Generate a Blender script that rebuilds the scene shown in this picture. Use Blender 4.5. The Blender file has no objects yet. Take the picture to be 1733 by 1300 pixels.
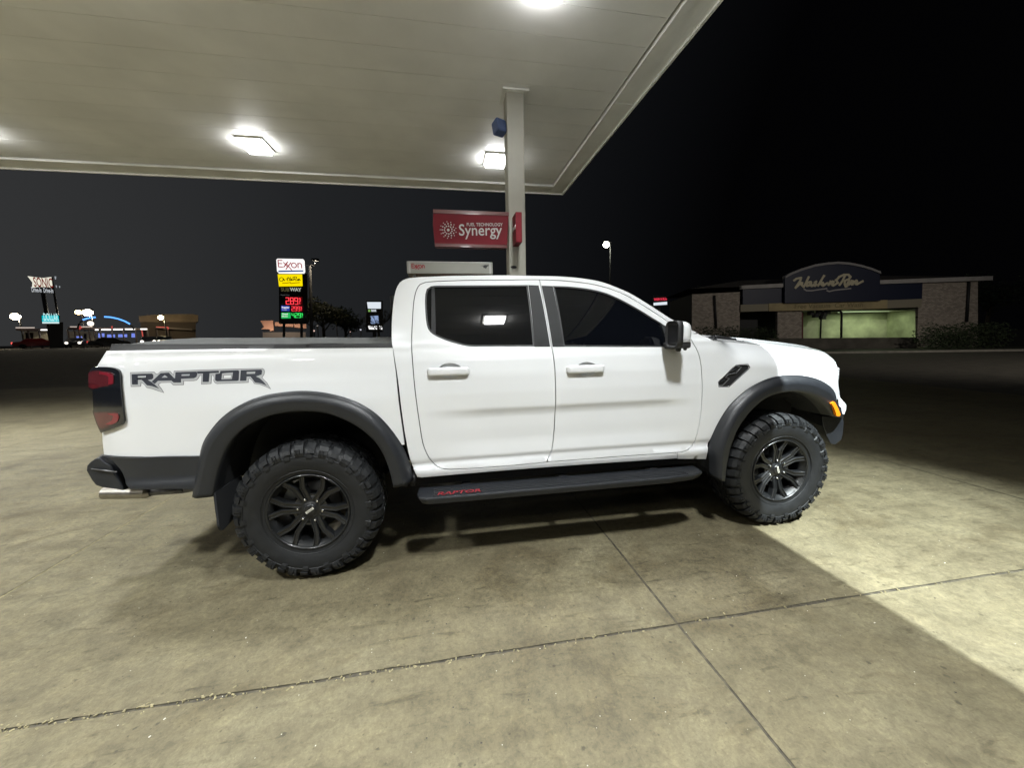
import bpy, bmesh, math, random
import numpy as np
from mathutils import Vector, Matrix
from mathutils.geometry import delaunay_2d_cdt
R = math.radians
random.seed(7)
sc = bpy.context.scene
col = sc.collection

# ------------------------------------------------------------------ camera, sky, exposure
CAM = np.array([0.8504, -2.3082, 1.4544]); YAW, PIT, ROL, F = 0.1695, -0.1239, -0.0177, 645.46
W0, H0 = 1733.0, 1300.0
_fw = np.array([math.sin(YAW)*math.cos(PIT), math.cos(YAW)*math.cos(PIT), math.sin(PIT)])
_r = np.array([math.cos(YAW), -math.sin(YAW), 0.0]); _u = np.cross(_r, _fw)
_r, _u = math.cos(ROL)*_r+math.sin(ROL)*_u, -math.sin(ROL)*_r+math.cos(ROL)*_u
cd = bpy.data.cameras.new('camera'); cam = bpy.data.objects.new('camera', cd); col.objects.link(cam)
cd.sensor_width = 36; cd.lens = F/W0*36; cd.clip_start = 0.05; cd.clip_end = 2000
m = Matrix.Identity(4)
for i in range(3):
    m[i][0] = _r[i]; m[i][1] = _u[i]; m[i][2] = -_fw[i]; m[i][3] = CAM[i]
cam.matrix_world = m
sc.camera = cam
sc.view_settings.view_transform = 'Standard'; sc.view_settings.look = 'None'
sc.view_settings.exposure = 0.0; sc.view_settings.gamma = 1.0
sc.cycles.sample_clamp_indirect = 4
world = bpy.data.worlds.new('World'); sc.world = world; world.use_nodes = True
nt = world.node_tree; nt.nodes.clear()
wo = nt.nodes.new('ShaderNodeOutputWorld'); wb = nt.nodes.new('ShaderNodeBackground')
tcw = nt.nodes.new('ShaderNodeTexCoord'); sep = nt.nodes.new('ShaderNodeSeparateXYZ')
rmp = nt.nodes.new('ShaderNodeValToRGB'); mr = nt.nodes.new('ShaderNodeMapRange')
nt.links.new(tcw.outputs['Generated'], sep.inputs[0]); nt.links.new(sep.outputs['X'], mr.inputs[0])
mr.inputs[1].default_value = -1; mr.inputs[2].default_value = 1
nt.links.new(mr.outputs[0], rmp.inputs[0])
e = rmp.color_ramp.elements; e[0].position = 0.12; e[0].color = (0.036, 0.037, 0.038, 1)  # sky colour raised towards the left to imitate lens glare
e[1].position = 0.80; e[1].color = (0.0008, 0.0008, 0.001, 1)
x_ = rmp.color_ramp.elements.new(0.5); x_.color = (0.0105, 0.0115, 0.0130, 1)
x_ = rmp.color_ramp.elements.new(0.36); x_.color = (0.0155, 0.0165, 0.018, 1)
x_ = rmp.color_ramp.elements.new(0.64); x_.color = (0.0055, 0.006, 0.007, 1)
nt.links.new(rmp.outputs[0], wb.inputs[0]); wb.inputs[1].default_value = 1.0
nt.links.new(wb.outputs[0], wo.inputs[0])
LAMP_W = 140.0       # each canopy fixture
MAST_W = 25000.0      # tall yard light beyond the canopy's open end

# ------------------------------------------------------------------ pixel rays (only to read positions off at true depths)
def ray(px, py):
    return _fw + _r*(px-W0/2)/F - _u*(py-H0/2)/F
def on(px, py, axis, val):
    d = ray(px, py); t = (val-CAM[axis])/d[axis]; return CAM+t*d
def at(px, py, D):
    return CAM + ray(px, py)*D
def ss(a, b, x):
    t = min(1, max(0, (x-a)/(b-a))); return t*t*(3-2*t)

# ------------------------------------------------------------------ materials
def mat(name, base, rough=0.5, metal=0.0, coat=0.0, spec=0.5, emit=None, estr=0.0, noise=None, bump=None):
    m = bpy.data.materials.new(name); m.use_nodes = True; n = m.node_tree; b = n.nodes['Principled BSDF']
    b.inputs['Base Color'].default_value = (*base, 1); b.inputs['Roughness'].default_value = rough
    b.inputs['Metallic'].default_value = metal; b.inputs['Coat Weight'].default_value = coat
    b.inputs['Coat Roughness'].default_value = 0.03; b.inputs['Specular IOR Level'].default_value = spec
    if emit:
        b.inputs['Emission Color'].default_value = (*emit, 1); b.inputs['Emission Strength'].default_value = estr
    tc = n.nodes.new('ShaderNodeTexCoord')
    if noise:   # (scale, amount)
        t = n.nodes.new('ShaderNodeTexNoise'); t.inputs['Scale'].default_value = noise[0]; t.inputs['Detail'].default_value = 6
        n.links.new(tc.outputs['Object'], t.inputs['Vector'])
        mp = n.nodes.new('ShaderNodeMapRange'); mp.inputs[1].default_value = .3; mp.inputs[2].default_value = .7
        mp.inputs[3].default_value = 1-noise[1]; mp.inputs[4].default_value = 1+noise[1]
        n.links.new(t.outputs[0], mp.inputs[0])
        v = n.nodes.new('ShaderNodeVectorMath'); v.operation = 'SCALE'; v.inputs[0].default_value = base
        n.links.new(mp.outputs[0], v.inputs['Scale']); n.links.new(v.outputs[0], b.inputs['Base Color'])
        r2 = n.nodes.new('ShaderNodeMapRange'); r2.inputs[3].default_value = max(0, rough-.08); r2.inputs[4].default_value = min(1, rough+.08)
        n.links.new(t.outputs[0], r2.inputs[0]); n.links.new(r2.outputs[0], b.inputs['Roughness'])
    if bump:    # (scale, strength)
        t = n.nodes.new('ShaderNodeTexNoise'); t.inputs['Scale'].default_value = bump[0]; t.inputs['Detail'].default_value = 4
        n.links.new(tc.outputs['Object'], t.inputs['Vector'])
        bp = n.nodes.new('ShaderNodeBump'); bp.inputs['Strength'].default_value = bump[1]; bp.inputs['Distance'].default_value = 0.002
        n.links.new(t.outputs[0], bp.inputs['Height']); n.links.new(bp.outputs[0], b.inputs['Normal'])
    return m
M = {}
M['paint'] = mat('white_paint', (.715, .725, .735), .34, coat=1.0, noise=(3.0, .012))
M['plastic'] = mat('charcoal_plastic', (.0135, .015, .018), .42, noise=(40, .10), bump=(900, .25))
M['gapdark'] = mat('dark_recess', (.006, .006, .007), .8)
M['liner'] = mat('wheel_well_felt', (.010, .011, .013), .85, bump=(60, .4))
M['glass'] = mat('tinted_glass', (.0025, .003, .0045), .012, spec=.42)
M['seal'] = mat('rubber_seal', (.010, .011, .012), .55)
M['trim'] = mat('satin_pillar_trim', (.015, .0155, .016), .6, spec=.25, noise=(30, .06))
M['rubber'] = mat('tyre_rubber', (.0085, .0092, .010), .56, spec=.4, noise=(25, .25), bump=(250, .5))
M['rim'] = mat('black_wheel_paint', (.0065, .007, .0075), .36, coat=.25)
M['chrome'] = mat('bright_metal', (.62, .62, .62), .22, metal=1)
M['steel'] = mat('dull_steel', (.16, .16, .165), .5, metal=.9, noise=(20, .3))
M['brass'] = mat('exhaust_metal', (.33, .31, .28), .36, metal=1, noise=(15, .2))
M['frame'] = mat('chassis_paint', (.012, .012, .013), .6)
M['tonneau'] = mat('dusty_tonneau_vinyl', (.050, .053, .051), .7, noise=(9, .35), bump=(120, .5))
M['decal_dark'] = mat('dark_decal', (.035, .038, .050), .3, noise=(12, .2))
M['decal_silver'] = mat('silver_decal', (.42, .43, .44), .35)
M['decal_line'] = mat('decal_edge_line', (.10, .10, .11), .4)
M['red_lens'] = mat('red_lens', (.075, .010, .014), .08, coat=.6)
M['red_lens_hi'] = mat('bright_red_reflector', (.17, .012, .022), .12, coat=.6)
M['smoke_lens'] = mat('smoked_lens', (.008, .009, .012), .05, coat=.5)
M['amber'] = mat('amber_lens', (.85, .23, .01), .25)
M['clear_lens'] = mat('clear_grey_lens', (.30, .30, .30), .2, noise=(60, .5))
M['red_text'] = mat('red_lettering', (.22, .012, .02), .5)

def ramp_node(n, pos_cols):
    c = n.nodes.new('ShaderNodeValToRGB'); els = c.color_ramp.elements
    els[0].position, els[0].color = pos_cols[0][0], (*pos_cols[0][1], 1)
    els[1].position, els[1].color = pos_cols[-1][0], (*pos_cols[-1][1], 1)
    for p, q in pos_cols[1:-1]:
        k = els.new(p); k.color = (*q, 1)
    return c
def concrete(name):
    m = bpy.data.materials.new(name); m.use_nodes = True; n = m.node_tree; b = n.nodes['Principled BSDF']
    L = n.links.new
    tc = n.nodes.new('ShaderNodeTexCoord')
    def noise(scale, detail=5, rough=.55, dist=0, stretch=None):
        t = n.nodes.new('ShaderNodeTexNoise'); t.inputs['Scale'].default_value = scale
        t.inputs['Detail'].default_value = detail; t.inputs['Roughness'].default_value = rough; t.inputs['Distortion'].default_value = dist
        if stretch:
            mp = n.nodes.new('ShaderNodeMapping'); mp.inputs['Scale'].default_value = stretch
            mp.inputs['Rotation'].default_value = (0, 0, .12)
            L(tc.outputs['Object'], mp.inputs[0]); L(mp.outputs[0], t.inputs['Vector'])
        else: L(tc.outputs['Object'], t.inputs['Vector'])
        return t
    def mix(a, bb, fac, mode='MULTIPLY', f=None):
        x = n.nodes.new('ShaderNodeMix'); x.data_type = 'RGBA'; x.blend_type = mode
        L(a, x.inputs[6]); L(bb, x.inputs[7])
        if f is not None: L(f, x.inputs[0])
        else: x.inputs[0].default_value = fac
        return x.outputs[2]
    big = noise(.9, 6, .68, .8); c1 = ramp_node(n, [(.28, (.074, .060, .034)), (.42, (.102, .087, .051)), (.52, (.113, .097, .057)), (.72, (.142, .125, .077))]); L(big.outputs[0], c1.inputs[0])
    mid = noise(6.5, 7, .68); c2 = ramp_node(n, [(.30, (.70, .70, .69)), (.5, (.98, .98, .98)), (.72, (1.22, 1.22, 1.20))]); L(mid.outputs[0], c2.inputs[0])
    out = mix(c1.outputs[0], c2.outputs[0], 1)
    strk = noise(3.0, 6, .6, .3, (.5, 2.4, 1)); c3 = ramp_node(n, [(.34, (.80, .79, .77)), (.50, (1, 1, 1)), (.74, (1.10, 1.10, 1.08))]); L(strk.outputs[0], c3.inputs[0])
    out = mix(out, c3.outputs[0], .8)
    fine = noise(95, 5, .75); c4 = ramp_node(n, [(.28, (.45, .45, .44)), (.42, (.93, .93, .93)), (.6, (1.03, 1.03, 1.02)), (.74, (1.7, 1.7, 1.66))]); L(fine.outputs[0], c4.inputs[0])
    out = mix(out, c4.outputs[0], .9)
    g2 = noise(34, 5, .7, .6); c5 = ramp_node(n, [(.30, (.66, .66, .65)), (.5, (1, 1, 1)), (.70, (1.30, 1.30, 1.27))]); L(g2.outputs[0], c5.inputs[0])
    out = mix(out, c5.outputs[0], .75)
    dash = noise(7.0, 5, .6, .5, (.6, 2.6, 1)); c6 = ramp_node(n, [(.30, (.55, .54, .50)), (.40, (1, 1, 1)), (.62, (1, 1, 1)), (.74, (1.16, 1.15, 1.1))]); L(dash.outputs[0], c6.inputs[0])
    out = mix(out, c6.outputs[0], .8)
    st = noise(1.35, 6, .62, 1.2); c7 = ramp_node(n, [(.56, (1, 1, 1)), (.66, (.74, .71, .66)), (.80, (.62, .58, .52))]); L(st.outputs[0], c7.inputs[0])
    out = mix(out, c7.outputs[0], .8)
    # oil spots: sparse voronoi dots with warped edges
    for sc_, thr, dark in ((2.3, .085, .42), (5.5, .11, .6), (14, .12, .35), (30, .13, .5)):
        wv = noise(sc_*5, 3); vm = n.nodes.new('ShaderNodeVectorMath'); vm.operation = 'MULTIPLY_ADD'
        L(wv.outputs['Color'], vm.inputs[0]); vm.inputs[1].default_value = (.22/sc_,)*3; L(tc.outputs['Object'], vm.inputs[2])
        v = n.nodes.new('ShaderNodeTexVoronoi'); v.inputs['Scale'].default_value = sc_; L(vm.outputs[0], v.inputs['Vector'])
        sepc = n.nodes.new('ShaderNodeSeparateColor'); L(v.outputs['Color'], sepc.inputs[0])
        lim = n.nodes.new('ShaderNodeMapRange'); L(sepc.outputs[0], lim.inputs[0])
        lim.inputs[1].default_value = .55; lim.inputs[2].default_value = 1; lim.inputs[3].default_value = 0.001; lim.inputs[4].default_value = thr*1.5
        dv = n.nodes.new('ShaderNodeMath'); dv.operation = 'DIVIDE'; L(v.outputs['Distance'], dv.inputs[0]); L(lim.outputs[0], dv.inputs[1])
        cr = ramp_node(n, [(.55, (dark,)*3), (1.0, (1, 1, 1))]); L(dv.outputs[0], cr.inputs[0])
        out = mix(out, cr.outputs[0], .75)
    # pale grit
    v = n.nodes.new('ShaderNodeTexVoronoi'); v.inputs['Scale'].default_value = 26; L(tc.outputs['Object'], v.inputs['Vector'])
    cr = ramp_node(n, [(.05, (1, 1, 1)), (.075, (0, 0, 0))]); L(v.outputs['Distance'], cr.inputs[0])
    wh = n.nodes.new('ShaderNodeRGB'); wh.outputs[0].default_value = (.30, .29, .24, 1)
    sepc = n.nodes.new('ShaderNodeSeparateColor'); L(v.outputs['Color'], sepc.inputs[0])
    gt = n.nodes.new('ShaderNodeMath'); gt.operation = 'GREATER_THAN'; gt.inputs[1].default_value = .8; L(sepc.outputs[1], gt.inputs[0])
    mm = n.nodes.new('ShaderNodeMath'); mm.operation = 'MULTIPLY'; L(cr.outputs[0], mm.inputs[0]); L(gt.outputs[0], mm.inputs[1])
    out = mix(out, wh.outputs[0], 1, 'MIX', mm.outputs[0])
    L(out, b.inputs['Base Color']); b.inputs['Roughness'].default_value = .72; b.inputs['Specular IOR Level'].default_value = .35
    rr = n.nodes.new('ShaderNodeMapRange'); L(mid.outputs[0], rr.inputs[0]); rr.inputs[3].default_value = .45; rr.inputs[4].default_value = .9
    L(rr.outputs[0], b.inputs['Roughness'])
    add = n.nodes.new('ShaderNodeMath'); add.operation = 'MULTIPLY_ADD'; L(fine.outputs[0], add.inputs[0]); add.inputs[1].default_value = .6; L(mid.outputs[0], add.inputs[2])
    bp = n.nodes.new('ShaderNodeBump'); bp.inputs['Strength'].default_value = .55; bp.inputs['Distance'].default_value = .006
    L(add.outputs[0], bp.inputs['Height']); L(bp.outputs[0], b.inputs['Normal'])
    return m
M['concrete'] = concrete('forecourt_concrete')
M['asphalt'] = mat('asphalt', (.078, .070, .054), .85, noise=(2.5, .35), bump=(80, .6))
M['joint'] = mat('joint_filler', (.050, .043, .028), .85, noise=(30, .6), bump=(80, .8))
M['joint_light'] = mat('pale_joint_sand', (.19, .165, .09), .9, noise=(40, .5), bump=(80, .8))
M['soffit'] = mat('soffit_panel', (.82, .82, .79), .45, noise=(1.2, .08))
M['soffit_trim'] = mat('fascia_trim', (.80, .80, .76), .45, noise=(2, .08))
M['column'] = mat('column_paint', (.32, .31, .26), .45, noise=(4, .06))
M['signred'] = mat('sign_red', (.135, .008, .014), .5, spec=.2, noise=(6, .08))
M['signwhite'] = mat('sign_white', (.46, .45, .43), .4)
M['topper'] = mat('pump_topper_grey', (.30, .30, .265), .3, noise=(3, .05))
M['navy'] = mat('navy_panel', (.007, .012, .038), .5)
M['brickpaint'] = mat('pale_brick', (.30, .26, .21), .9, noise=(8, .2))
M['bush'] = mat('hedge_leaf', (.035, .05, .02), .7)
M['bark'] = mat('bark', (.06, .05, .035), .9)
M['polegrey'] = mat('pole_grey', (.035, .035, .035), .5, metal=.5)
def glow(name, c, s):
    m = mat(name, tuple(min(1, k)*.3 for k in c), .5, emit=c, estr=s); return m

# ------------------------------------------------------------------ object helpers
BASE = {}
def tag(o, label=None, cat=None, group=None, kind=None):
    if label: o['label'] = label
    if cat: o['category'] = cat
    if group: o['group'] = group
    if kind: o['kind'] = kind
    return o
def empty(name, loc, label, cat, group=None):
    o = bpy.data.objects.new(name, None); col.objects.link(o); o.location = loc; o.empty_display_size = .2
    BASE[o.name] = Vector(loc); return tag(o, label, cat, group)
def link(name, me, mats, parent=None):
    o = bpy.data.objects.new(name, me)
    for k in (mats if isinstance(mats, (list, tuple)) else [mats]): me.materials.append(k)
    col.objects.link(o)
    if parent is not None:
        b = BASE[parent.name]; me.transform(Matrix.Translation(-b)); o.parent = parent; BASE[o.name] = b
        if parent.parent is not None or parent.type == 'MESH': pass
    else: BASE[o.name] = Vector((0, 0, 0))
    return o
class MB:
    def __init__(s): s.v = []; s.f = []; s.mi = []; s.sm = []
    def add(s, vs, fs, mi=0, smooth=False):
        k = len(s.v); s.v += [tuple(map(float, v)) for v in vs]
        for f in fs: s.f.append(tuple(i+k for i in f)); s.mi.append(mi); s.sm.append(smooth)
        return s
    def box(s, a, b, mi=0, mtx=None):
        (x0, y0, z0), (x1, y1, z1) = a, b
        vs = [(x0,y0,z0),(x1,y0,z0),(x1,y1,z0),(x0,y1,z0),(x0,y0,z1),(x1,y0,z1),(x1,y1,z1),(x0,y1,z1)]
        if mtx is not None: vs = [tuple(mtx @ Vector(v)) for v in vs]
        return s.add(vs, [(0,3,2,1),(4,5,6,7),(0,1,5,4),(1,2,6,5),(2,3,7,6),(3,0,4,7)], mi)
    def cyl(s, p, q, r0, r1=None, n=20, mi=0, cap=True, smooth=True):
        p, q = Vector(p), Vector(q); r1 = r0 if r1 is None else r1
        d = (q-p).normalized(); a = d.orthogonal().normalized(); b = d.cross(a); vs = []
        for c, r in ((p, r0), (q, r1)):
            for i in range(n):
                t = 2*math.pi*i/n; vs.append(c+a*math.cos(t)*r+b*math.sin(t)*r)
        s.add(vs, [(i, (i+1) % n, n+(i+1) % n, n+i) for i in range(n)], mi, smooth)
        if cap:
            s.add(vs[:n], [tuple(range(n-1, -1, -1))], mi); s.add(vs[n:], [tuple(range(n))], mi)
        return s
    def tube(s, pts, r, n=8, mi=0):
        for i in range(len(pts)-1):
            rr = r if not isinstance(r, (list, tuple)) else r[i]
            r2 = r if not isinstance(r, (list, tuple)) else r[i+1]
            s.cyl(pts[i], pts[i+1], rr, r2, n, mi)
        return s
    def lathe(s, prof, c, n=64, mi=0, smooth=True, closed=False):  # prof (y, r) about the y axis through c
        vs = []
        for (y, r) in prof:
            for i in range(n):
                t = 2*math.pi*i/n; vs.append((c[0]+r*math.cos(t), c[1]+y, c[2]+r*math.sin(t)))
        fs = []; k = len(prof)
        for j in range(k if closed else k-1):
            a, b = j*n, ((j+1) % k)*n
            for i in range(n): fs.append((a+i, a+(i+1) % n, b+(i+1) % n, b+i))
        return s.add(vs, fs, mi, smooth)
    def grid(s, rows, mi=0, smooth=True):
        k = len(rows[0]); vs = [p for r in rows for p in r]
        return s.add(vs, [(j*k+i, j*k+i+1, (j+1)*k+i+1, (j+1)*k+i) for j in range(len(rows)-1) for i in range(k-1)], mi, smooth)
    def build(s, name, mats, parent=None, bevel=0, seg=2, mirror=None):
        me = bpy.data.meshes.new(name); me.from_pydata(s.v, [], s.f); me.polygons.foreach_set('material_index', s.mi)
        me.polygons.foreach_set('use_smooth', s.sm); me.update()
        bm = bmesh.new(); bm.from_mesh(me); bmesh.ops.remove_doubles(bm, verts=bm.verts, dist=1e-5)
        bmesh.ops.recalc_face_normals(bm, faces=bm.faces)
        bm.to_mesh(me); bm.free()
        o = link(name, me, mats, parent)
        if bevel:
            md = o.modifiers.new('bevel', 'BEVEL'); md.width = bevel; md.segments = seg; md.limit_method = 'ANGLE'; md.angle_limit = R(35)
        return o
CY = 1.01            # the truck's centre line
def flip(o_name, src, parent, mats=None):
    """the same part on the truck's other side, as an object of its own"""
    me = src.data.copy(); off = CY-BASE[src.name].y
    for v in me.vertices: v.co.y = 2*off-v.co.y
    me.flip_normals()
    o = bpy.data.objects.new(o_name, me); col.objects.link(o); o.parent = parent; BASE[o.name] = BASE[parent.name]
    for md in src.modifiers:
        if md.type == 'BEVEL':
            k = o.modifiers.new('bevel', 'BEVEL'); k.width = md.width; k.segments = md.segments; k.limit_method = 'ANGLE'; k.angle_limit = md.angle_limit
    return o

def cr(pts, step=.02, closed=False):
    """centripetal-ish Catmull-Rom through pts, resampled"""
    P = [np.array(p, float) for p in pts]; n = len(P)
    if n < 3: 
        k = max(1, int(np.linalg.norm(P[-1]-P[0])/step)); return [P[0]+(P[-1]-P[0])*i/k for i in range(k+1)]
    out = []
    for i in range(n-1):
        p0 = P[i-1] if i else 2*P[0]-P[1]; p1, p2 = P[i], P[i+1]; p3 = P[i+2] if i+2 < n else 2*P[-1]-P[-2]
        L = np.linalg.norm(p2-p1)
        if L < 1e-6: continue
        def lim(t):
            l = np.linalg.norm(t); return t if l < 1e-9 else t*min(1, L*1.0/l)
        m1, m2 = lim((p2-p0)/2), lim((p3-p1)/2)
        k = max(1, int(L/step))
        for j in range(k):
            t = j/k; h = (2*t**3-3*t**2+1)*p1+(t**3-2*t**2+t)*m1+(-2*t**3+3*t**2)*p2+(t**3-t**2)*m2; out.append(h)
    out.append(P[-1]); return out
def path(segs, step=.02):
    """closed outline from smooth segments joined at corners"""
    out = []
    for s in segs:
        for q in cr(s, step):
            if not out or np.linalg.norm(q-out[-1]) > 1e-4: out.append(q)
    if np.linalg.norm(out[0]-out[-1]) < 1e-3: out.pop()
    return out
def area(P): return .5*sum(P[i][0]*P[(i+1) % len(P)][1]-P[(i+1) % len(P)][0]*P[i][1] for i in range(len(P)))
def inset(P, d):
    if area(P) < 0: P = P[::-1]
    n = len(P); out = []
    for i in range(n):
        a, b, c = P[i-1], P[i], P[(i+1) % n]; e1 = b-a; e2 = c-b
        e1 = e1/(np.linalg.norm(e1)+1e-9); e2 = e2/(np.linalg.norm(e2)+1e-9)
        nn = np.array([-(e1[1]+e2[1]), e1[0]+e2[0]]); l = np.linalg.norm(nn)
        nn = nn/(l+1e-9); c_ = max(.5, (nn @ np.array([-e1[1], e1[0]]))); out.append(b+nn*d/c_)
    return out
def inside(P, pts):
    P = np.array(P); x, y = pts[:, 0], pts[:, 1]; r = np.zeros(len(pts), bool)
    for i in range(len(P)):
        x1, y1 = P[i-1]; x2, y2 = P[i]
        if y1 == y2: continue
        c = (y1 > y) != (y2 > y); r ^= c & (x < (x2-x1)*(y-y1)/(y2-y1)+x1)
    return r
def segdist(P, pts):
    P = np.array(P); d = np.full(len(pts), 9.)
    for i in range(len(P)):
        a, b = P[i-1], P[i]; ab = b-a; t = np.clip(((pts-a) @ ab)/(ab @ ab+1e-12), 0, 1)
        d = np.minimum(d, np.linalg.norm(pts-a-t[:, None]*ab, axis=1))
    return d
def panel(name, out, mats, parent, Y, holes=(), off=0.0, thick=.022, step=.03, mi=0, rim=True):
    """a sheet-metal panel: flat outline (x,z) laid on the body surface y=Y(x,z), its edges folded inward"""
    out = [np.array(p, float) for p in out]; 
    if area(out) < 0: out = out[::-1]
    hs = []
    for h in holes:
        h = [np.array(p, float) for p in h]
        if area(h) > 0: h = h[::-1]
        hs.append(h)
    loops = [out]+hs; vs = []; es = []
    for lp in loops:
        k = len(vs); vs += [Vector(p) for p in lp]; es += [(k+i, k+(i+1) % len(lp)) for i in range(len(lp))]
    A = np.array(out); x0, z0 = A.min(0); x1, z1 = A.max(0)
    gx, gz = np.meshgrid(np.arange(x0+step*.5, x1, step), np.arange(z0+step*.5, z1, step)); g = np.stack([gx.ravel(), gz.ravel()], 1)
    if len(g):
        ok = inside(out, g) & (segdist(out, g) > step*.45)
        for h in hs: ok &= ~inside(h, g) & (segdist(h, g) > step*.45)
        vs += [Vector(p) for p in g[ok]]
    V, E_, Fc, *_ = delaunay_2d_cdt(vs, es, [], 0, 1e-6)
    V = np.array([tuple(v) for v in V]); T = np.array([f for f in Fc if len(f) == 3])
    cen = V[T].mean(1); ok = inside(out, cen)
    for h in hs: ok &= ~inside(h, cen)
    T = T[ok]
    e = 1e-3
    def P3(p, o=0): return (p[0], Y(p[0], p[1])+off+o, p[1])
    def N3(p):
        dx = (Y(p[0]+e, p[1])-Y(p[0]-e, p[1]))/(2*e); dz = (Y(p[0], p[1]+e)-Y(p[0], p[1]-e))/(2*e)
        return Vector((dx, -1, dz)).normalized()
    verts = [P3(p) for p in V]; nor = [N3(p) for p in V]; faces = []
    for t in T:
        a, b, c = t; faces.append((a, b, c) if np.cross(V[b]-V[a], V[c]-V[a]) > 0 else (a, c, b))
    if rim:
        for lp in loops:
            n = len(lp)
            k = len(verts)
            for i in range(n):
                d = lp[(i+1) % n]-lp[i-1]; d = d/(np.linalg.norm(d)+1e-9); o = Vector((d[1], 0, -d[0]))
                for th in (0, thick): verts.append(P3(lp[i], th)); nor.append(o)
            for i in range(n):
                j = (i+1) % n; faces.append((k+2*i, k+2*i+1, k+2*j+1, k+2*j))
    me = bpy.data.meshes.new(name); me.from_pydata(verts, [], [tuple(map(int, f)) for f in faces])
    me.polygons.foreach_set('use_smooth', [True]*len(me.polygons)); me.update()
    me.normals_split_custom_set_from_vertices(nor)
    return link(name, me, mats, parent)

def text(name, s, size, mtx, m_, parent, ext=.004, off=0, shear=0, align='LEFT', sx=1, fit=None):
    c = bpy.data.curves.new(name, 'FONT'); c.body = s; c.size = size; c.extrude = ext; c.offset = off; c.shear = shear
    c.align_x = align; c.align_y = 'CENTER'; c.resolution_u = 3
    t = bpy.data.objects.new('tmp', c); col.objects.link(t)
    dg = bpy.context.evaluated_depsgraph_get(); me = bpy.data.meshes.new_from_object(t.evaluated_get(dg)); bpy.data.objects.remove(t)
    if fit:
        xs = [v.co.x for v in me.vertices]; sx = fit/(max(xs)-min(xs)); me.transform(Matrix.Translation((-min(xs), 0, 0)))
    me.name = name; me.transform(Matrix.Diagonal((sx, 1, 1, 1))); me.transform(mtx); me.materials.clear()
    return link(name, me, m_, parent)
def frame_mtx(o, ux, uz):
    """local x->ux, y->uz, z-> towards the viewer"""
    ux = Vector(ux).normalized(); uz = Vector(uz).normalized(); n = ux.cross(uz).normalized(); m = Matrix.Identity(4)
    for i in range(3): m[i][0] = ux[i]; m[i][1] = uz[i]; m[i][2] = n[i]; m[i][3] = o[i]
    return m
def strokes(name, lines, w, mtx, m_, parent, ext=.004):
    """pen strokes in a plane, each a flat raised ribbon with round joins"""
    mb = MB(); q = 0
    for ln in lines:
        ww = w
        if isinstance(ln, tuple) and isinstance(ln[0], (int, float)): ww, ln = ln[0]*w, ln[1]
        pts = [np.array(p, float) for p in ln]
        for i in range(len(pts)-1):
            a, b = pts[i], pts[i+1]; d = b-a; l = np.linalg.norm(d)
            if l < 1e-6: continue
            d = d/l*ww*.5; nrm = np.array([-d[1], d[0]]); q += 1; z = ext*(1+.02*(q % 37))
            a2, b2 = a-d*.6, b+d*.6
            c4 = [a2+nrm, a2-nrm, b2-nrm, b2+nrm]
            vs = [mtx @ Vector((p[0], p[1], z)) for p in c4]+[mtx @ Vector((p[0], p[1], 0)) for p in c4]
            mb.add(vs, [(0,1,2,3),(0,4,5,1),(1,5,6,2),(2,6,7,3),(3,7,4,0)])
    return mb.build(name, m_, parent)
def arc(cx, cy, rx, ry, a0, a1, n=12):
    return [(cx+rx*math.cos(R(a0+(a1-a0)*i/n)), cy+ry*math.sin(R(a0+(a1-a0)*i/n))) for i in range(n+1)]

# ------------------------------------------------------------------ forecourt and roads
def sheet(name, x0, x1, y0, y1, z, m_, nx=1, ny=1, kind='structure', zf=None):
    mb = MB(); rows = [[(x0+(x1-x0)*i/nx, y0+(y1-y0)*j/ny, z) for i in range(nx+1)] for j in range(ny+1)]
    if zf: rows = [[(p[0], p[1], p[2]+zf(p[0], p[1])) for p in r] for r in rows]
    o = mb.grid(rows, 0, True).build(name, m_); o['kind'] = kind; return o
def rise(x, y):      # the land climbs gently towards the road on the left
    s = -x*.75+y*.66
    return 0.95*ss(32, 60, s)
sheet('ground', -420, 420, -60, 420, -.012, M['asphalt'], 84, 48, zf=rise)
# slabs of the forecourt, cast with narrow open joints between them
XJ = [-27.5+3.7*k-.0 for k in range(0, 15)]; XJ = [-1.755+3.705*k for k in range(-6, 5)]
YJ = [-14.4, -9.9, -5.3, -.715, 3.9, 8.5, 13.1]
def wob(p, s): return .004*math.sin(p*7+s)+.003*math.sin(p*23+s*3)+.002*math.sin(p*61+s*5)
mb = MB()
g = .0045
for i in range(len(XJ)-1):
    for j in range(len(YJ)-1):
        x0, x1, y0, y1 = XJ[i]+g, XJ[i+1]-g, YJ[j]+g, YJ[j+1]-g; N = 24; rows = []
        for b in range(N+1):
            v = b/N; row = []
            for a in range(N+1):
                u = a/N; x = x0+(x1-x0)*u; y = y0+(y1-y0)*v
                ex = 1 if a == 0 else (-1 if a == N else 0); ey = 1 if b == 0 else (-1 if b == N else 0)
                if ex: x += abs(wob(y, XJ[i]))*ex*.7
                if ey: y += abs(wob(x, YJ[j]))*ey*1.0
                row.append((x, y, 0.0))
            rows.append(row)
        mb.grid(rows, 0, False)
mb.build('forecourt', M['concrete'])['kind'] = 'structure'
mb = MB()
for x in XJ[1:-1]:
    if abs(x+1.755) > .1: mb.box((x-.012, YJ[0], -.03), (x+.012, YJ[-1], -.004))
mb.build('slab_joints', M['joint'])['kind'] = 'structure'
mb = MB()
for k, y in enumerate(YJ[1:-1]):
    if abs(y-3.9) > .1: mb.box((XJ[0], y-.02, -.03), (XJ[-1], y+.02, -.005))
mb.build('cross_joints', M['joint'])['kind'] = 'structure'
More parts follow.
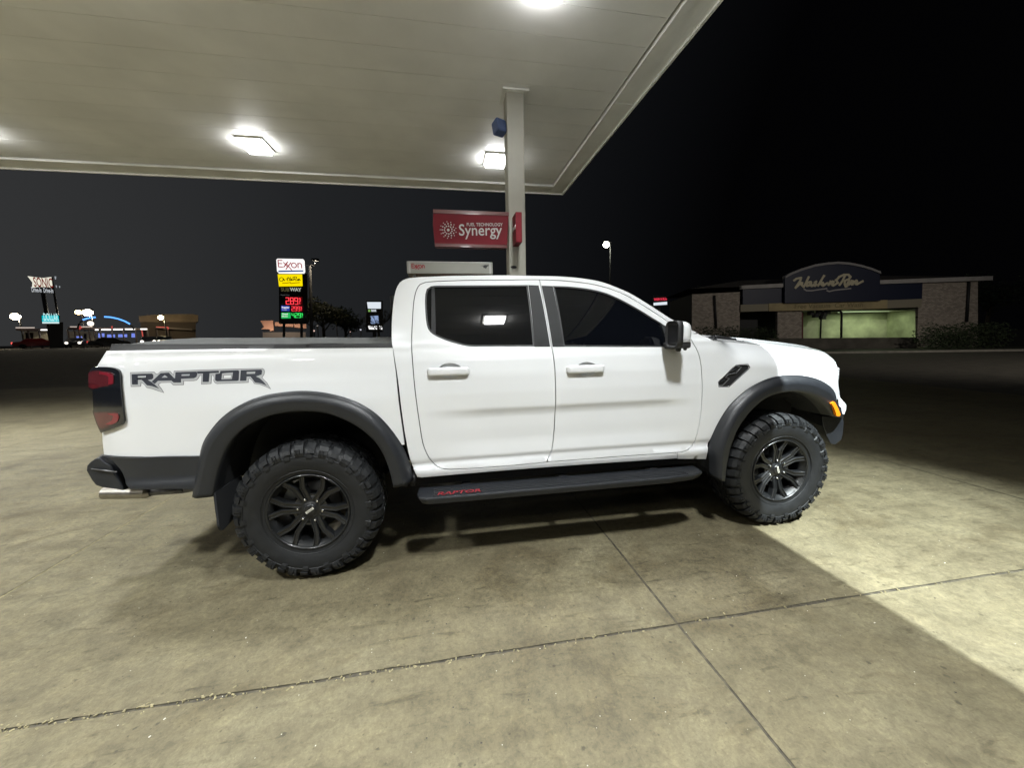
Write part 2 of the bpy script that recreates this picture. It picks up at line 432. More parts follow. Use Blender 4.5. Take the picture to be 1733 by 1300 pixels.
mb = MB(); mb.box((-1.768, YJ[0], -.03), (-1.742, YJ[-1], -.003)); mb.box((XJ[0], 3.88, -.031), (XJ[-1], 3.92, -.0035)); mb.build('sand_filled_joints', M['joint_light'])['kind'] = 'structure'
# crumbling sand and filler lying along the near joint
mb = MB()
for k in range(900):
    x = random.uniform(-3, 5); y = -.715+random.gauss(0, .010); s = random.uniform(.001, .0034)
    if random.random() > .12+.8*ss(1.6, -.8, x): continue
    a = random.uniform(0, 3); mt = Matrix.Translation((x, y, .001)) @ Matrix.Rotation(a, 4, 'Z')
    mb.box((-s*2.0, -s, -.004), (s*2.0, s, s*.35), 0, mt)
tag(mb.build('joint_sand', M['joint_light']), 'pale crumbled sand along the near slab joint', 'sand', kind='stuff')
mb = MB()
for k in range(520):
    x = random.uniform(-3.5, 6); y = random.uniform(-2.2, 1.2); s = random.uniform(.0007, .0024)
    mt = Matrix.Translation((x, y, 0)) @ Matrix.Rotation(random.uniform(0, 3), 4, 'Z')
    mb.box((-s*1.5, -s, -.001), (s*1.5, s, s*.5), random.choice((0, 0, 0, 1)), mt)
tag(mb.build('grit', [mat('dark_grit', (.03, .025, .02), .8), mat('pale_grit', (.40, .38, .33), .6)]), 'small grit scattered over the concrete', 'grit', kind='stuff')
exec_parts = []

# ------------------------------------------------------------------ canopy
ZC = 4.65; CX1, CY1 = 3.545, 6.36; CX0, CY0 = -12.0, -7.2
can = empty('fuel_canopy', (-4, 0, 0), 'flat beige station canopy with ribbed soffit over the white pickup', 'canopy')
mb = MB(); w = .405; y = CY0+.36
while y < CY1-.42:
    y2 = min(y+w, CY1-.40); mb.box((CX0+.3, y+.003, ZC), (CX1-.33, y2-.003, ZC+.03)); y += w
mb.build('soffit', M['soffit'], can)
mb = MB(); mb.box((CX0, CY0, ZC+.04), (CX1-.02, CY1-.02, ZC+.12)); mb.build('deck', M['gapdark'], can)
mb = MB()
e_ = ZC-.035
mb.box((CX1-.30, CY0, e_), (CX1, 3.02, ZC+.05)); mb.box((CX1-.30, 3.03, e_-.004), (CX1, CY1, ZC+.05))
mb.box((CX0, CY1-.36, e_-.001), (CX1-.303, CY1, ZC+.05)); mb.box((CX0, CY0, e_), (CX1-.303, CY0+.3, ZC+.05)); mb.box((CX0, CY0+.303, e_), (CX0+.28, CY1-.363, ZC+.05))
mb.build('edge_trim', M['soffit_trim'], can, bevel=.006)
mb = MB()
mb.box((CX1+.001, CY0, ZC-.06), (CX1+.03, CY1+.03, ZC+.95)); mb.box((CX0, CY1+.001, ZC-.06), (CX1, CY1+.03, ZC+.95))
mb.box((CX0, CY0-.03, ZC-.06), (CX1+.03, CY0-.001, ZC+.95)); mb.box((CX0-.03, CY0-.03, ZC-.06), (CX0-.001, CY1+.03, ZC+.95))
mb.build('fascia', M['soffit_trim'], can)
lens_m = glow('led_lens', (1, 1, 1), 60)
GL = 'light panels recessed in the canopy soffit'
names = {(1.87, 4.93): 'bright square light panel beside the canopy column', (-2.08, 4.97): 'bright square light panel at mid canopy above the price sign',
         (-6.03, 4.97): 'bright light panel at the far left edge of the photo'}
fix0 = None
def area_light(o, sx, sy, w_, col_=(.95, .99, 1)):
    l = bpy.data.lights.new('fixture_light', 'AREA'); l.shape = 'RECTANGLE'; l.size = sx; l.size_y = sy; l.energy = w_; l.color = col_
    lo = bpy.data.objects.new('fixture_light', l); col.objects.link(lo); lo.location = (0, 0, -.086); l.spread = R(98); lo.parent = o; return lo
for fx in (1.87, -2.08, -6.03, -9.98):
    for fy in (4.95, 1.35, -2.25, -5.85):
        if fy < 0: fx -= .2 if fy > -3 else 0
        lab = names.get((fx, 4.93 if fx > 0 and fy > 4 else 4.97)) if fy > 4 else None
        t = empty('canopy_light', (fx, fy, ZC), lab or 'white light panel of the canopy over the pickup, out of the photo', 'light fixture', GL)
        m1 = MB(); m1.box((fx-.20, fy-.24, ZC-.03), (fx+.20, fy+.24, ZC-.001)); m1.build('housing', M['soffit_trim'], t, bevel=.006)
        m1 = MB(); m1.box((fx-.165, fy-.20, ZC-.080), (fx+.165, fy+.20, ZC-.0305)); m1.build('lens', lens_m, t)
        area_light(t, .32, .39, LAMP_W*(.8 if fy < -5 and fx > 1 else 1.15 if fy > 1 and fx < -4 else .60 if fy > 4 else (1.6 if fx < -1 else 1.32) if fy < 0 else .42))
# columns
def column(x0, x1, y0, y1, lab):
    t = empty('canopy_column', ((x0+x1)/2, (y0+y1)/2, 0), lab, 'column', 'columns carrying the canopy')
    mb = MB(); mb.box((x0, y0, .15), (x1, y1, ZC-.002)); mb.build('shaft', M['column'], t, bevel=.012)
    mb = MB(); mb.box((x0-.05, y0-.05, ZC-.03), (x1+.06, y1+.05, ZC-.004)); mb.build('head_plate', M['soffit_trim'], t)
    return t
colm = column(1.752, 1.985, 3.0, 3.25, 'square off white canopy column behind the pickup cab')
column(-9.2, -8.967, 3.0, 3.25, 'square off white canopy column beyond the left edge of the photo')
mb = MB(); mb.cyl((1.865-.055, 2.999, 2.40), (1.865-.055, 2.99, 2.40), .042, n=24)
for v in range(len(mb.v)): mb.v[v] = (mb.v[v][0], mb.v[v][1], 2.40+(mb.v[v][2]-2.40)*.42)
tag(mb.build('oval_plate', M['gapdark']), 'small black oval plate on the canopy column above the cab roof', 'plate')
# pump island
mb = MB(); mb.box((-1.2, 2.75, 0), (3.1, 4.0, .15)); tag(mb.build('pump_island', M['concrete'], bevel=.03), 'raised concrete pump island behind the pickup', 'kerb island')
# blue camera / speaker box on the column
spk = empty('column_speaker', (1.68, 3.1, 4.2), 'small blue grey box speaker mounted high on the column', 'speaker')
c_ = on(846, 216, 1, 3.08); mb = MB(); mt = Matrix.Translation(c_) @ Matrix.Rotation(R(25), 4, 'Z') @ Matrix.Rotation(R(-15), 4, 'X')
mb.box((-.085, -.07, -.085), (.07, .07, .085), 0, mt); mb.build('cabinet', mat('speaker_blue', (.05, .075, .16), .5), spk, bevel=.02)
mb = MB(); mb.tube([(c_[0]+.05, c_[1], c_[2]), (1.76, 3.1, c_[2])], .015); mb.build('bracket', M['steel'], spk)

# ------------------------------------------------------------------ Synergy flag sign on the column
sg = empty('flag_sign', (1.25, 3.04, 2.7), 'red Synergy flag sign hanging off the left of the column', 'sign')
P = [on(733, 361, 1, 3.0), on(861, 361.5, 1, 3.0), on(858.5, 414, 1, 3.0), on(736, 414.5, 1, 3.0), on(732.5, 380, 1, 3.0)]
mb = MB(); n = len(P); A_ = [tuple(p) for p in P]; B_ = [(p[0], p[1]+.09, p[2]) for p in P]
mb.add(A_+B_, [tuple(range(n-1, -1, -1)), tuple(range(n, 2*n))]+[(i, (i+1) % n, n+(i+1) % n, n+i) for i in range(n)])
mb.build('sign_box', M['signred'], sg, bevel=.006)
mb = MB()
for a, b, zz in ((P[0], P[1], .012), (P[3], P[2], -.012)):
    mb.box((a[0], 2.992, min(a[2], b[2])+zz-.008), (b[0], 3.1, max(a[2], b[2])+zz+.006))
mb.build('edge_strip', mat('sign_edge', (.13, .05, .05), .25, coat=.4), sg)
def S7(x, y): return on(725+x*.0981, 350+y*.0981, 1, 2.994)
u_ = S7(1280, 395)-S7(535, 395); 
mt = frame_mtx(S7(530, 405), u_, (0, 0, 1))
text('sign_lettering', 'Synergy', .205, frame_mtx(S7(528, 408), u_, (0, 0, 1)), M['signwhite'], sg, off=.0008, fit=np.linalg.norm(S7(1275,395)-S7(535,395)))
text('sign_small_lettering', 'FUEL TECHNOLOGY', .058, frame_mtx(S7(662, 306), u_, (0, 0, 1)), M['signwhite'], sg, off=.0002, fit=np.linalg.norm(S7(1280,306)-S7(662,306)))
c0 = S7(342, 398); mb = MB()
for ring, (rad, cnt, rr) in enumerate(((0, 1, .018), (.050, 11, .0095), (.079, 12, .0088), (.104, 13, .0058))):
    for k in range(cnt):
        a = 2*math.pi*(k+.5*(ring % 2))/cnt; p = (c0[0]+rad*math.cos(a), 2.996, c0[2]+rad*math.sin(a)); mb.cyl(p, (p[0], 2.990, p[2]), rr, n=10, smooth=False)
mb.build('dot_emblem', M['signwhite'], sg)
sg2 = empty('projecting_sign', (1.84, 2.9, 2.7), 'red sign seen edge on, projecting from the front of the column', 'sign')
a = on(872.5, 358, 1, 2.75); b = on(884, 410, 1, 2.75)
mb = MB(); mb.box((a[0], 2.75, b[2]), (b[0], 2.999, a[2])); mb.build('sign_box', M['signred'], sg2, bevel=.008)
text('sign_lettering', 'Synergy', .07, frame_mtx((a[0]-.003, 2.97, (a[2]+b[2])/2+.02), (0, -1, 0), (0, 0, 1)), M['signwhite'], sg2)
# ------------------------------------------------------------------ fuel pump
pmp = empty('fuel_pump', (.95, 3.3, .15), 'fuel pump with a pale Exxon topper, rising behind the cab roof', 'fuel pump')
a = on(688, 441.5, 1, 3.0); b = on(834, 464, 1, 3.0)
mb = MB(); mb.box((a[0], 3.0, b[2]), (b[0], 3.46, a[2])); tp = mb.build('topper', M['topper'], pmp, bevel=.006)
mb = MB()
for q in (.03, .97): 
    x = a[0]+(b[0]-a[0])*q; mb.box((x-.012, 2.996, b[2]+.004), (x+.012, 2.9995, a[2]-.004))
mb.box((a[0]+.02, 2.996, a[2]-.012), (b[0]-.02, 2.9994, a[2]-.004))
mb.build('trim', M['signwhite'], tp)
for q in (.075, .925):
    x = a[0]+(b[0]-a[0])*q
    mb = MB(); mb.box((x-.018, 3.06, b[2]-.30), (x+.018, 3.10, b[2]-.001)); mb.cyl((x-.05, 3.09, b[2]-.2), (x+.03, 3.09, b[2]-.01), .013); mb.build('topper_leg', M['chrome'], pmp)
    mb = MB(); mb.box((x-.018, 3.36, b[2]-.30), (x+.018, 3.40, b[2]-.001)); mb.build('topper_leg', M['chrome'], pmp)
mb = MB(); mb.box((a[0]+.08, 3.04, .15), (b[0]-.08, 3.42, 1.75)); mb.box((a[0]+.12, 3.02, 1.05), (b[0]-.12, 3.039, 1.65), 0); mb.build('cabinet', mat('pump_white', (.55, .55, .55), .35), pmp, bevel=.02)
mb = MB(); mb.box((a[0]+.06, 3.02, 1.752), (b[0]-.06, 3.44, b[2]-.26)); mb.build('valance', M['signred'], pmp, bevel=.01)
mb = MB(); mb.box((a[0]+.42, 3.010, 1.3), (b[0]-.42, 3.0195, 1.55)); mb.build('display', M['smoke_lens'], pmp)
for q in (.25, .75):
    x = a[0]+(b[0]-a[0])*q
    mb = MB(); mb.tube([(x, 3.0, 1.2), (x, 2.93, 1.25), (x-.02, 2.9, 1.1)], .018); mb.build('nozzle', M['frame'], pmp)
    mb = MB(); mb.tube([(x, 2.99, 1.15), (x+.08, 2.9, .7), (x+.14, 2.93, .45), (x+.2, 3.0, .8), (x+.2, 3.03, 1.7)], .014); mb.build('hose', M['rubber'], pmp)
def exxon(name, o, ux, h, m_, parent, ext=.003, w=.10):
    k = h; L_ = []
    L_ += [[(0, 0), (0, 1)], [(0, 1), (.55, 1)], [(0, .52), (.48, .52)], [(0, 0), (.55, 0)]]
    L_ += [[(.72, .72), (1.22, .04)], [(.70, 0), (1.30, .84)], [(1.04, .60), (1.74, -.38)], [(.98, -.30), (1.72, .74)]]
    L_ += [arc(2.12, .35, .34, .36, 0, 360, 18), [(2.68, 0), (2.68, .70)], arc(2.93, .44, .25, .27, 180, 0, 8), [(3.18, .44), (3.18, 0)]]
    L_ = [[(p[0]*k, p[1]*k) for p in l] for l in L_]
    return strokes(name, L_, w*k*1.3, frame_mtx(o, ux, (0, 0, 1)), m_, parent, ext)
M['exred'] = mat('logo_red', (.30, .02, .03), .4)
def T8(x, y): return on(680+x*.09233, 430+y*.09233, 1, 2.999)
o_ = T8(185, 252); q_ = T8(420, 248); exxon('topper_logo', o_, (1, 0, 0), (q_[0]-o_[0])/3.25, M['exred'], tp, w=.15)
# running horse mark, about its own size on the topper
hz = [(1430,212),(1500,206),(1530,196),(1560,200),(1590,196),(1594,212),(1580,222),(1562,226),(1556,250),(1536,272),(1528,250),(1508,258),(1490,234),(1500,222),(1470,216)]
pp = [T8(*q) for q in hz]; mb = MB(); n = len(pp); A_ = [(p[0], 2.997, p[2]) for p in pp]; B_ = [(p[0], 3.001, p[2]) for p in pp]
mb.add(A_+B_, [tuple(range(n))]+[(i, (i+1) % n, n+(i+1) % n, n+i) for i in range(n)]); mb.build('horse_mark', mat('mark_black', (.03, .03, .03), .5), tp)

# ------------------------------------------------------------------ tall yard light (its pool lies right of the canopy's shadow line)
mst = empty('yard_light', (4.3, -6.4, 0), 'tall yard light mast behind the camera beyond the canopy', 'light mast')
mb = MB(); mb.cyl((4.3, -6.4, 0), (4.3, -6.4, 10.2), .09, .06); mb.tube([(4.3, -6.4, 10.2), (4.22, -5.2, 10.25)], .035); mb.build('pole', M['polegrey'], mst)
mb = MB(); mb.box((3.98, -5.3, 10.16), (4.36, -4.8, 10.26)); mb.build('head', M['polegrey'], mst, bevel=.02)
sl = bpy.data.lights.new('yard_lamp', 'SPOT'); sl.energy = MAST_W; sl.spot_size = R(26); sl.spot_blend = 1; sl.shadow_soft_size = .03; sl.color = (.90, .99, 1)
so = bpy.data.objects.new('yard_lamp', sl); col.objects.link(so); so.location = (-.14, 1.35, 10.13); so.parent = mst
so.rotation_euler = (Vector((3.65, -.1, 0))-Vector((4.16, -5.05, 10.13))).to_track_quat('-Z', 'Y').to_euler()
m2 = empty('yard_light', (24, -3, 0), 'added unseen light mast brightening the car wash front', 'light mast')  # added mast, out of view; its lamp brightens the building front
mb = MB(); mb.cyl((24, -3, 0), (24, -3, 9.2), .09, .06); mb.build('pole', M['polegrey'], m2)
mb = MB(); mb.box((23.7, -3.2, 9.22), (24.3, -2.5, 9.32)); mb.build('head', M['polegrey'], m2, bevel=.02)
pl_ = bpy.data.lights.new('yard_lamp', 'SPOT'); pl_.energy = 4200; pl_.spot_size = R(96); pl_.spot_blend = .8; pl_.shadow_soft_size = .15; pl_.color = (1, .93, .84)
po = bpy.data.objects.new('yard_lamp', pl_); col.objects.link(po); po.location = (0, .1, 9.15); po.parent = m2; po.rotation_euler = (Vector((25, 13, 0))-Vector((24, -2.9, 9.15))).to_track_quat('-Z', 'Y').to_euler()
# ------------------------------------------------------------------ the pickup: body surface
def table(knots, sig):
    z = np.arange(.2, 1.6, .002); v = np.interp(z, [k[0] for k in knots], [k[1] for k in knots])
    k = np.exp(-.5*(np.arange(-40, 41)*.002/sig)**2); k /= k.sum(); v = np.convolve(np.pad(v, 40, 'edge'), k, 'valid'); return v
T_S = table([(.50,.872),(.56,.897),(.60,.914),(.628,.914),(.642,.897),(.66,.895),(.69,.907),(.78,.902),(.86,.908),(.95,.912),(.985,.922),(1.0,.930),(1.10,.936),(1.22,.934),(1.31,.921),(1.37,.900),(1.41,.882),(1.45,.868)], .006)
T_P = table([(.50,.872),(.56,.897),(.60,.914),(.628,.914),(.642,.900),(.66,.898),(.69,.910),(.85,.922),(1.0,.930),(1.10,.934),(1.22,.932),(1.31,.922),(1.355,.910),(1.38,.898),(1.41,.892),(1.45,.886)], .0065)
def tab(T, z):
    f = (min(1.59, max(.2, z))-.2)/.002; i = min(len(T)-2, int(f)); return T[i]+(T[i+1]-T[i])*(f-i)
def HW(x, z):
    zc = z
    fade = ss(.62, 1.15, x)*ss(2.62, 2.25, x)
    low = tab(T_S, z)*fade+tab(T_P, z)*(1-fade)
    if z > 1.41:
        d = z-1.41; up = .884-.36*d-.30*d*d
        k = ss(1.40, 1.43, z); h = low*(1-k)+up*k
        h -= 1.2*min(.2, max(0, .70-x))**2*ss(1.44, 1.52, z)*ss(.2, .45, x)
    else: h = low
    h += .028*math.exp(-((x-3.27)/.5)**2)*ss(1.28, 1.02, z)*ss(.60, .75, z)
    h += .032*math.exp(-(x/.55)**2)*ss(1.32, 1.05, z)
    if x > 2.72:
        zh = 1.335-.095*(x-2.8)/.9 if x > 2.8 else 1.345
        k = max(0, z-(zh-.115)); h -= 5.0*k*k*ss(2.72, 2.95, x)
    h -= .42*max(0, x-3.35)**2 + .9*max(0, -.80-x)**2
    return h
def Yb(x, z): return CY-HW(x, z)
def YF(x, z=0): return .012+.42*max(0, x-3.35)**2+.5*max(0, -.55-x)**2
def proj(px, py, Y):
    y = .1
    for _ in range(14):
        p = on(px, py, 1, y); y += .75*(Y(p[0], p[2])-y)
    p = on(px, py, 1, y); return np.array([p[0], p[2]])
def Z4(q): return (140+.36152*q[0], 540+.36152*q[1])
def Z5(q): return (660+.33837*q[0], 440+.33837*q[1])
def Z6(q): return (1080+.30769*q[0], 520+.30769*q[1])
def Zi(q): return q
def xz(Z, pts, Y=Yb): return [proj(*Z(q), Y) for q in pts]

TR = empty('pickup_truck', (1.4, CY, 0), 'white crew cab pickup with black fender flares parked under the canopy', 'pickup truck')
def part(name, out, mats, parent=TR, Y=Yb, both=True, **k):
    o = panel(name, out, mats, parent, Y, **k)
    if both and parent is TR: flip(name, o, parent)
    return o
P_ = M['paint']
# --- outlines read off the side of the truck
roofline = xz(Z5, [(8,420),(7,330),(14,225),(28,150),(48,112),(80,93),(130,85),(300,78),(550,75),(750,78),(850,81),(950,89),(1050,106),(1120,130),(1200,165),(1300,225),(1400,290),(1470,330),(1540,365)])
cab_rear = xz(Z5, [(8,420),(15,450),(38,600),(56,750),(75,880),(100,1000),(135,1087)])
sill_bot = xz(Z5, [(135,1087),(160,1090),(700,1045),(1100,1016),(1437,994)])
door_bot_f = xz(Z5, [(1437,964),(1200,980),(1000,995),(783,1012)])
door_bot_r = xz(Z5, [(783,1012),(600,1030),(400,1044),(310,1048),(262,1044),(225,1025),(192,985),(165,920),(145,800),(125,650),(112,500),(108,420),(112,300),(120,200),(132,150),(150,122),(178,111),(240,106),(400,101),(748,98)])
door_top_f = xz(Z5, [(748,98),(860,103),(960,113),(1040,127),(1120,150),(1200,187),(1280,235),(1350,280),(1405,318),(1460,350),(1497,374)])
door_front = xz(Z5, [(1497,374),(1506,398),(1530,440),(1549,490),(1558,550),(1562,650),(1556,750),(1545,830),(1530,890),(1512,928),(1490,950),(1462,961),(1437,964)])
b_line = xz(Z5, [(748,98),(770,220),(790,330),(808,430),(822,520),(827,600),(826,750),(818,880),(805,960),(783,1012)])
rdoor = path([b_line, door_bot_r]); fdoor = path([door_top_f, door_front, door_bot_f, b_line[::-1]])
w_r = path([xz(Z5, [(690,125),(240,128),(205,131),(184,145),(177,170),(175,220),(180,300),(190,345),(215,372),(270,399),(330,419),(380,431),(430,435),(724,434)]), xz(Z5, [(724,434),(690,125)])])
w_f = path([xz(Z5, [(815,129),(900,133),(1000,145),(1080,165),(1150,195),(1230,238),(1300,281),(1360,318),(1394,345),(1400,365),(1408,436)]), xz(Z5, [(1408,436),(868,435)]), xz(Z5, [(868,435),(815,129)])], .015)
def ell(cx, cz, rx, rz, n=28): return [np.array([cx+rx*math.cos(2*math.pi*i/n), cz+rz*math.sin(2*math.pi*i/n)]) for i in range(n)]
handles = []
for (a, b, c) in (((185,540),(398,575),(300,552)), ((880,528),(1070,562),(985,545))):
    p, q, r_ = xz(Z5, [a, b, c]); handles.append((p, q, r_))
cups = [ell(h[2][0], h[2][1]-.001, .075, .046) for h in handles]
cabo = path([roofline[::-1], cab_rear, sill_bot, [sill_bot[-1], door_bot_f[0]], door_bot_f, door_bot_r, door_top_f, [door_top_f[-1], roofline[-1]]])
cabside = part('cab_side', inset(cabo, .0025), P_, step=.03)
for nm, out, win, cup in (('rear_door', rdoor, w_r, cups[0]), ('front_door', fdoor, w_f, cups[1])):
    d_out = inset(out, .003)
    for side in (0, 1):
        if side == 0:
            d = panel(nm, d_out, P_, TR, Yb, holes=[win, cup], step=.026); dn = d; Q = {}
        else: d2 = flip(nm, dn, TR)
        def sub(n_, o_src=None, build=None):
            if side == 0: Q[n_] = build()
            else: flip(n_, Q[n_], d2)
        sub('window', build=lambda: panel('window', win, M['glass'], d, Yb, off=.009, step=.035))
        sub('window_seal', build=lambda: panel('window_seal', inset(win, -.002), M['seal'], d, Yb, holes=[inset(win, .011)], off=.002, step=.1, thick=.010))
        def bowl():
            mb = MB(); rings = []; C0 = np.mean(cup, axis=0)
            for k in range(7):
                t = k/6; s = math.cos(t*math.pi/2)**.6 if k < 6 else 0.0; dep = .020*math.sin(t*math.pi/2)
                rings.append([(C0[0]+(p[0]-C0[0])*s, Yb(*(C0+(p-C0)*s))+dep, C0[1]+(p[1]-C0[1])*s) for p in cup+[cup[0]]])
            return mb.grid(rings).build('handle_cup', P_, d)
        sub('handle_cup', build=bowl)
        h = handles[0] if nm == 'rear_door' else handles[1]
        def bar():
            (x0, z0), (x1, z1) = h[0], h[1]; zc, hh = (z0+z1)/2, abs(z0-z1)/2; mb = MB(); rows = []
            N = 26
            for i in range(N+1):
                t = i/N; x = x0+(x1-x0)*t; e = min(1, math.sin(math.pi*t)*6+.0)**.5; y0 = Yb(x, zc)
                r_ = []; hx = hh*(.55+.45*e)
                for k in range(17):
                    a = math.pi*2*k/16; c_, s_ = math.cos(a), math.sin(a)
                    sq = (abs(c_)**3.2+abs(s_)**3.2)**(-1/3.2)
                    r_.append((x, y0-.013*e-.004+.012*c_*sq*(.5+.5*e), zc+hx*s_*sq))
                rows.append(r_)
            mb.grid(rows)
            for k in (0, N): mb.add(rows[k][:-1], [tuple(range(16))])
            for xx in (x0+.018, x1-.018): mb.box((xx-.012, Yb(xx, zc)-.012, zc-hh*.6), (xx+.012, Yb(xx, zc)+.002, zc+hh*.6))
            return mb.build('door_handle', P_, d)
        sub('door_handle', build=bar)
        if nm == 'rear_door':
            sub('reflection_strip', build=lambda: panel('reflection_strip', path([xz(Z5, [(208,136),(222,134),(228,379),(206,364)]), xz(Z5, [(206,364),(208,136)])]), M['trim'], d, Yb, off=.006, step=.1, thick=.003))  # grey strip shaped like a divider, stands in for a reflection in the glass
            sub('pillar_trim', build=lambda: panel('pillar_trim', inset(path([xz(Z5, [(690,124),(744,126)]), xz(Z5, [(744,126),(765,220),(785,330),(803,436)]), xz(Z5, [(803,436),(722,436)]), xz(Z5, [(722,436),(690,124)])]), .002), M['trim'], d, Yb, off=-.003, step=.06, thick=.004))
        else:
            sub('pillar_trim', build=lambda: panel('pillar_trim', inset(path([xz(Z5, [(756,127),(815,129)]), xz(Z5, [(815,129),(870,436)]), xz(Z5, [(870,436),(812,436)]), xz(Z5, [(812,436),(795,330),(775,220),(756,127)])]), .002), M['trim'], d, Yb, off=-.003, step=.06, thick=.004))
            sub('mirror_base', build=lambda: panel('mirror_base', path([xz(Z5, [(1352,316),(1394,346),(1412,437),(1394,437)]), xz(Z5, [(1394,437),(1352,316)])]), M['seal'], d, Yb, off=-.004, step=.06, thick=.01))
# dark inner skin behind the shut lines
whole = path([roofline[::-1], cab_rear, sill_bot[:-1]+[sill_bot[-1]], [sill_bot[-1], door_front[-2], door_front[6], door_front[2]], [door_front[2], roofline[-1]]], .05)
part('inner_skin', inset(whole, .015), M['gapdark'], off=.024, step=.08, rim=False)
# --- roof, windscreen, cab back: one loft from side to side
def across(line, f, n=20, Y=Yb, yoff=0):
    rows = []
    for i, p in enumerate(line):
        y0 = Y(*p)+yoff; row = []
        for k in range(n+1):
            t = -1+2*k/n; bx, bz = f(i/(len(line)-1), t); y = CY+(CY-y0)*t
            row.append((p[0]+bx, y, p[1]+bz))
        rows.append(row)
    return rows
rl = cr(roofline, .03); i0 = next(i for i, p in enumerate(rl) if p[1] > 1.80 and i > 4); iw = next(i for i, p in enumerate(rl) if p[0] > 1.62)
b4 = lambda t: 1-abs(t)**2.6
MB().grid(across(rl[:i0+1], lambda s, t: (-.035*b4(t), .02*s*b4(t)))).build('cab_back', P_, TR)
MB().grid(across(rl[i0:iw+1], lambda s, t: (-.035*b4(t)*(1-min(1, s*6)) , (.02+.025*math.sin(min(1, s*3)*math.pi/2))*b4(t)))).build('roof', P_, TR)
MB().grid(across(rl[iw:], lambda s, t: (.13*b4(t)*min(1, .25+s), .045*b4(t)*(1-.6*s)))).build('windscreen', M['glass'], TR)
rw = panel('rear_window', [np.array(q) for q in ((-.52, 1.47), (.52, 1.47), (.46, 1.76), (-.46, 1.76))], M['glass'], TR, lambda a, b: 0)
rw.data.transform(Matrix.Translation(-BASE[rw.name]) @ Matrix.Translation((rl[2][0]-.045, CY, 0)) @ Matrix.Rotation(R(-90), 4, 'Z') @ Matrix.Translation(BASE[rw.name]))
# --- arches
ar_o = xz(Z4, [(522,815),(534,772),(550,655),(560,600),(582,550),(638,477),(700,425),(780,382),(860,356),(960,341),(1040,337),(1130,345),(1220,366),(1300,397),(1370,441),(1420,489),(1460,539),(1491,586),(1525,660),(1550,748)])
ar_i = xz(Z4, [(602,836),(612,780),(632,700),(662,620),(702,560),(762,505),(842,465),(930,441),(1030,432),(1130,441),(1220,471),(1300,516),(1370,580),(1412,650),(1440,735),(1452,792)], YF)
af_o = xz(Z6, [(370,915),(374,838),(385,780),(410,700),(450,620),(500,545),(560,485),(620,440),(700,400),(780,379),(870,375),(960,389),(1020,414),(1070,458)])+[proj(*Z6(q), lambda x, z: YF(x)+.03) for q in ((1100,508),(1117,558),(1127,585),(1131,607))]
af_i = xz(Z6, [(485,965),(495,870),(520,760),(550,680),(600,600),(650,545),(700,505),(760,479),(850,465),(930,475),(1000,505),(1050,550),(1090,606)], YF)
def resample(L, n):
    P = np.array(cr(L, .01)); d = np.r_[0, np.cumsum(np.linalg.norm(np.diff(P, axis=0), axis=1))]; s = np.linspace(0, d[-1], n)
    return np.stack([np.interp(s, d, P[:, 0]), np.interp(s, d, P[:, 1])], 1)
def flare(o, i_):
    n = 72; A, B = resample(o, n), resample(i_, n); prof = [(-.012,0,.006),(0,0,-.010),(.03,.20,0),(.10,.50,0),(.2,.74,0),(.34,.93,0),(.47,1.0,0),(.50,1.0,0),(.53,.99,0),(.75,.93,0),(.95,.86,0),(1.0,.80,0)]
    rows = []
    for k in range(n):
        a, b = A[k], B[k]; y1 = YF(*b)-.004; y0 = min(Yb(*a), YF(*a)+.075); row = []
        for (s, g_, e_) in prof:
            p = a+(b-a)*s; row.append((p[0], y0+(YF(p[0])-.004-y0)*g_+e_, p[1]))
        p = b+(b-a)*.02; row.append((p[0], y1+.05, p[1])); row.append((p[0], y1+.12, p[1]))
        rows.append(row)
    mb = MB(); mb.grid(rows)
    for k in (0, n-1): mb.add(rows[k], [tuple(range(len(rows[k])))])
    ob = mb.build('fender_flare', M['plastic'], TR); flip('fender_flare', ob, TR); return A, B
A1, B1 = flare(ar_o, ar_i); A2, B2 = flare(af_o, af_i)
for B in (B1, B2):
    mb = MB(); rows = [[(p[0], y, p[1]) for y in (YF(*p)+.10, .25, .43)] for p in B]; mb.grid(rows)
    ob = mb.build('wheel_well', M['liner'], TR); flip('wheel_well', ob, TR)
# --- bed side
bed = path([xz(Z4, [(112,149),(500,143),(1000,138),(1450,135)]), xz(Z4, [(1450,135),(1465,250),(1480,400),(1494,500),(1506,588)]), xz(Z4, [(1506,588),(1491,590)]),
            [np.array(p) for p in ar_o[3:-2]][::-1], xz(Z4, [(560,600),(552,652)]), xz(Z4, [(552,652),(300,645),(100,636)]), xz(Z4, [(100,636),(93,570),(92,530),(72,455),(58,400),(54,330),(45,300),(42,262),(52,240),(64,226)]), xz(Z4, [(64,226),(77,205),(96,175),(112,149)])])
bs = part('bed_side', bed, P_, step=.028)
part('bed_rail_cap', path([xz(Z4, [(120,152),(132,117)]), xz(Z4, [(132,117),(700,117),(1450,117)]), xz(Z4, [(1450,117),(1452,137)]), xz(Z4, [(1452,137),(700,140),(120,152)])]), M['frame'], off=.004, step=.05, thick=.05)
x0t, x1t = -.975, .53; rows = []
for i in range(40):
    x = x0t+(x1t-x0t)*i/39; zl = 1.447-.022*(x-x0t)/(x1t-x0t); row = []
    for k in range(25):
        t = -1+2*k/24; row.append((x, CY+.835*t, zl+.038*(1-t*t)+.0025*math.sin(x*9+k*.7)*math.cos(k*.9)+(-.004 if i % 13 == 6 else 0)-(.012 if i in (0,) else 0)))
    rows.append(row)
mb = MB(); mb.grid(rows); mb.box((x0t, CY-.85, 1.405), (x1t, CY+.85, 1.428)); mb.build('tonneau_cover', M['tonneau'], TR)
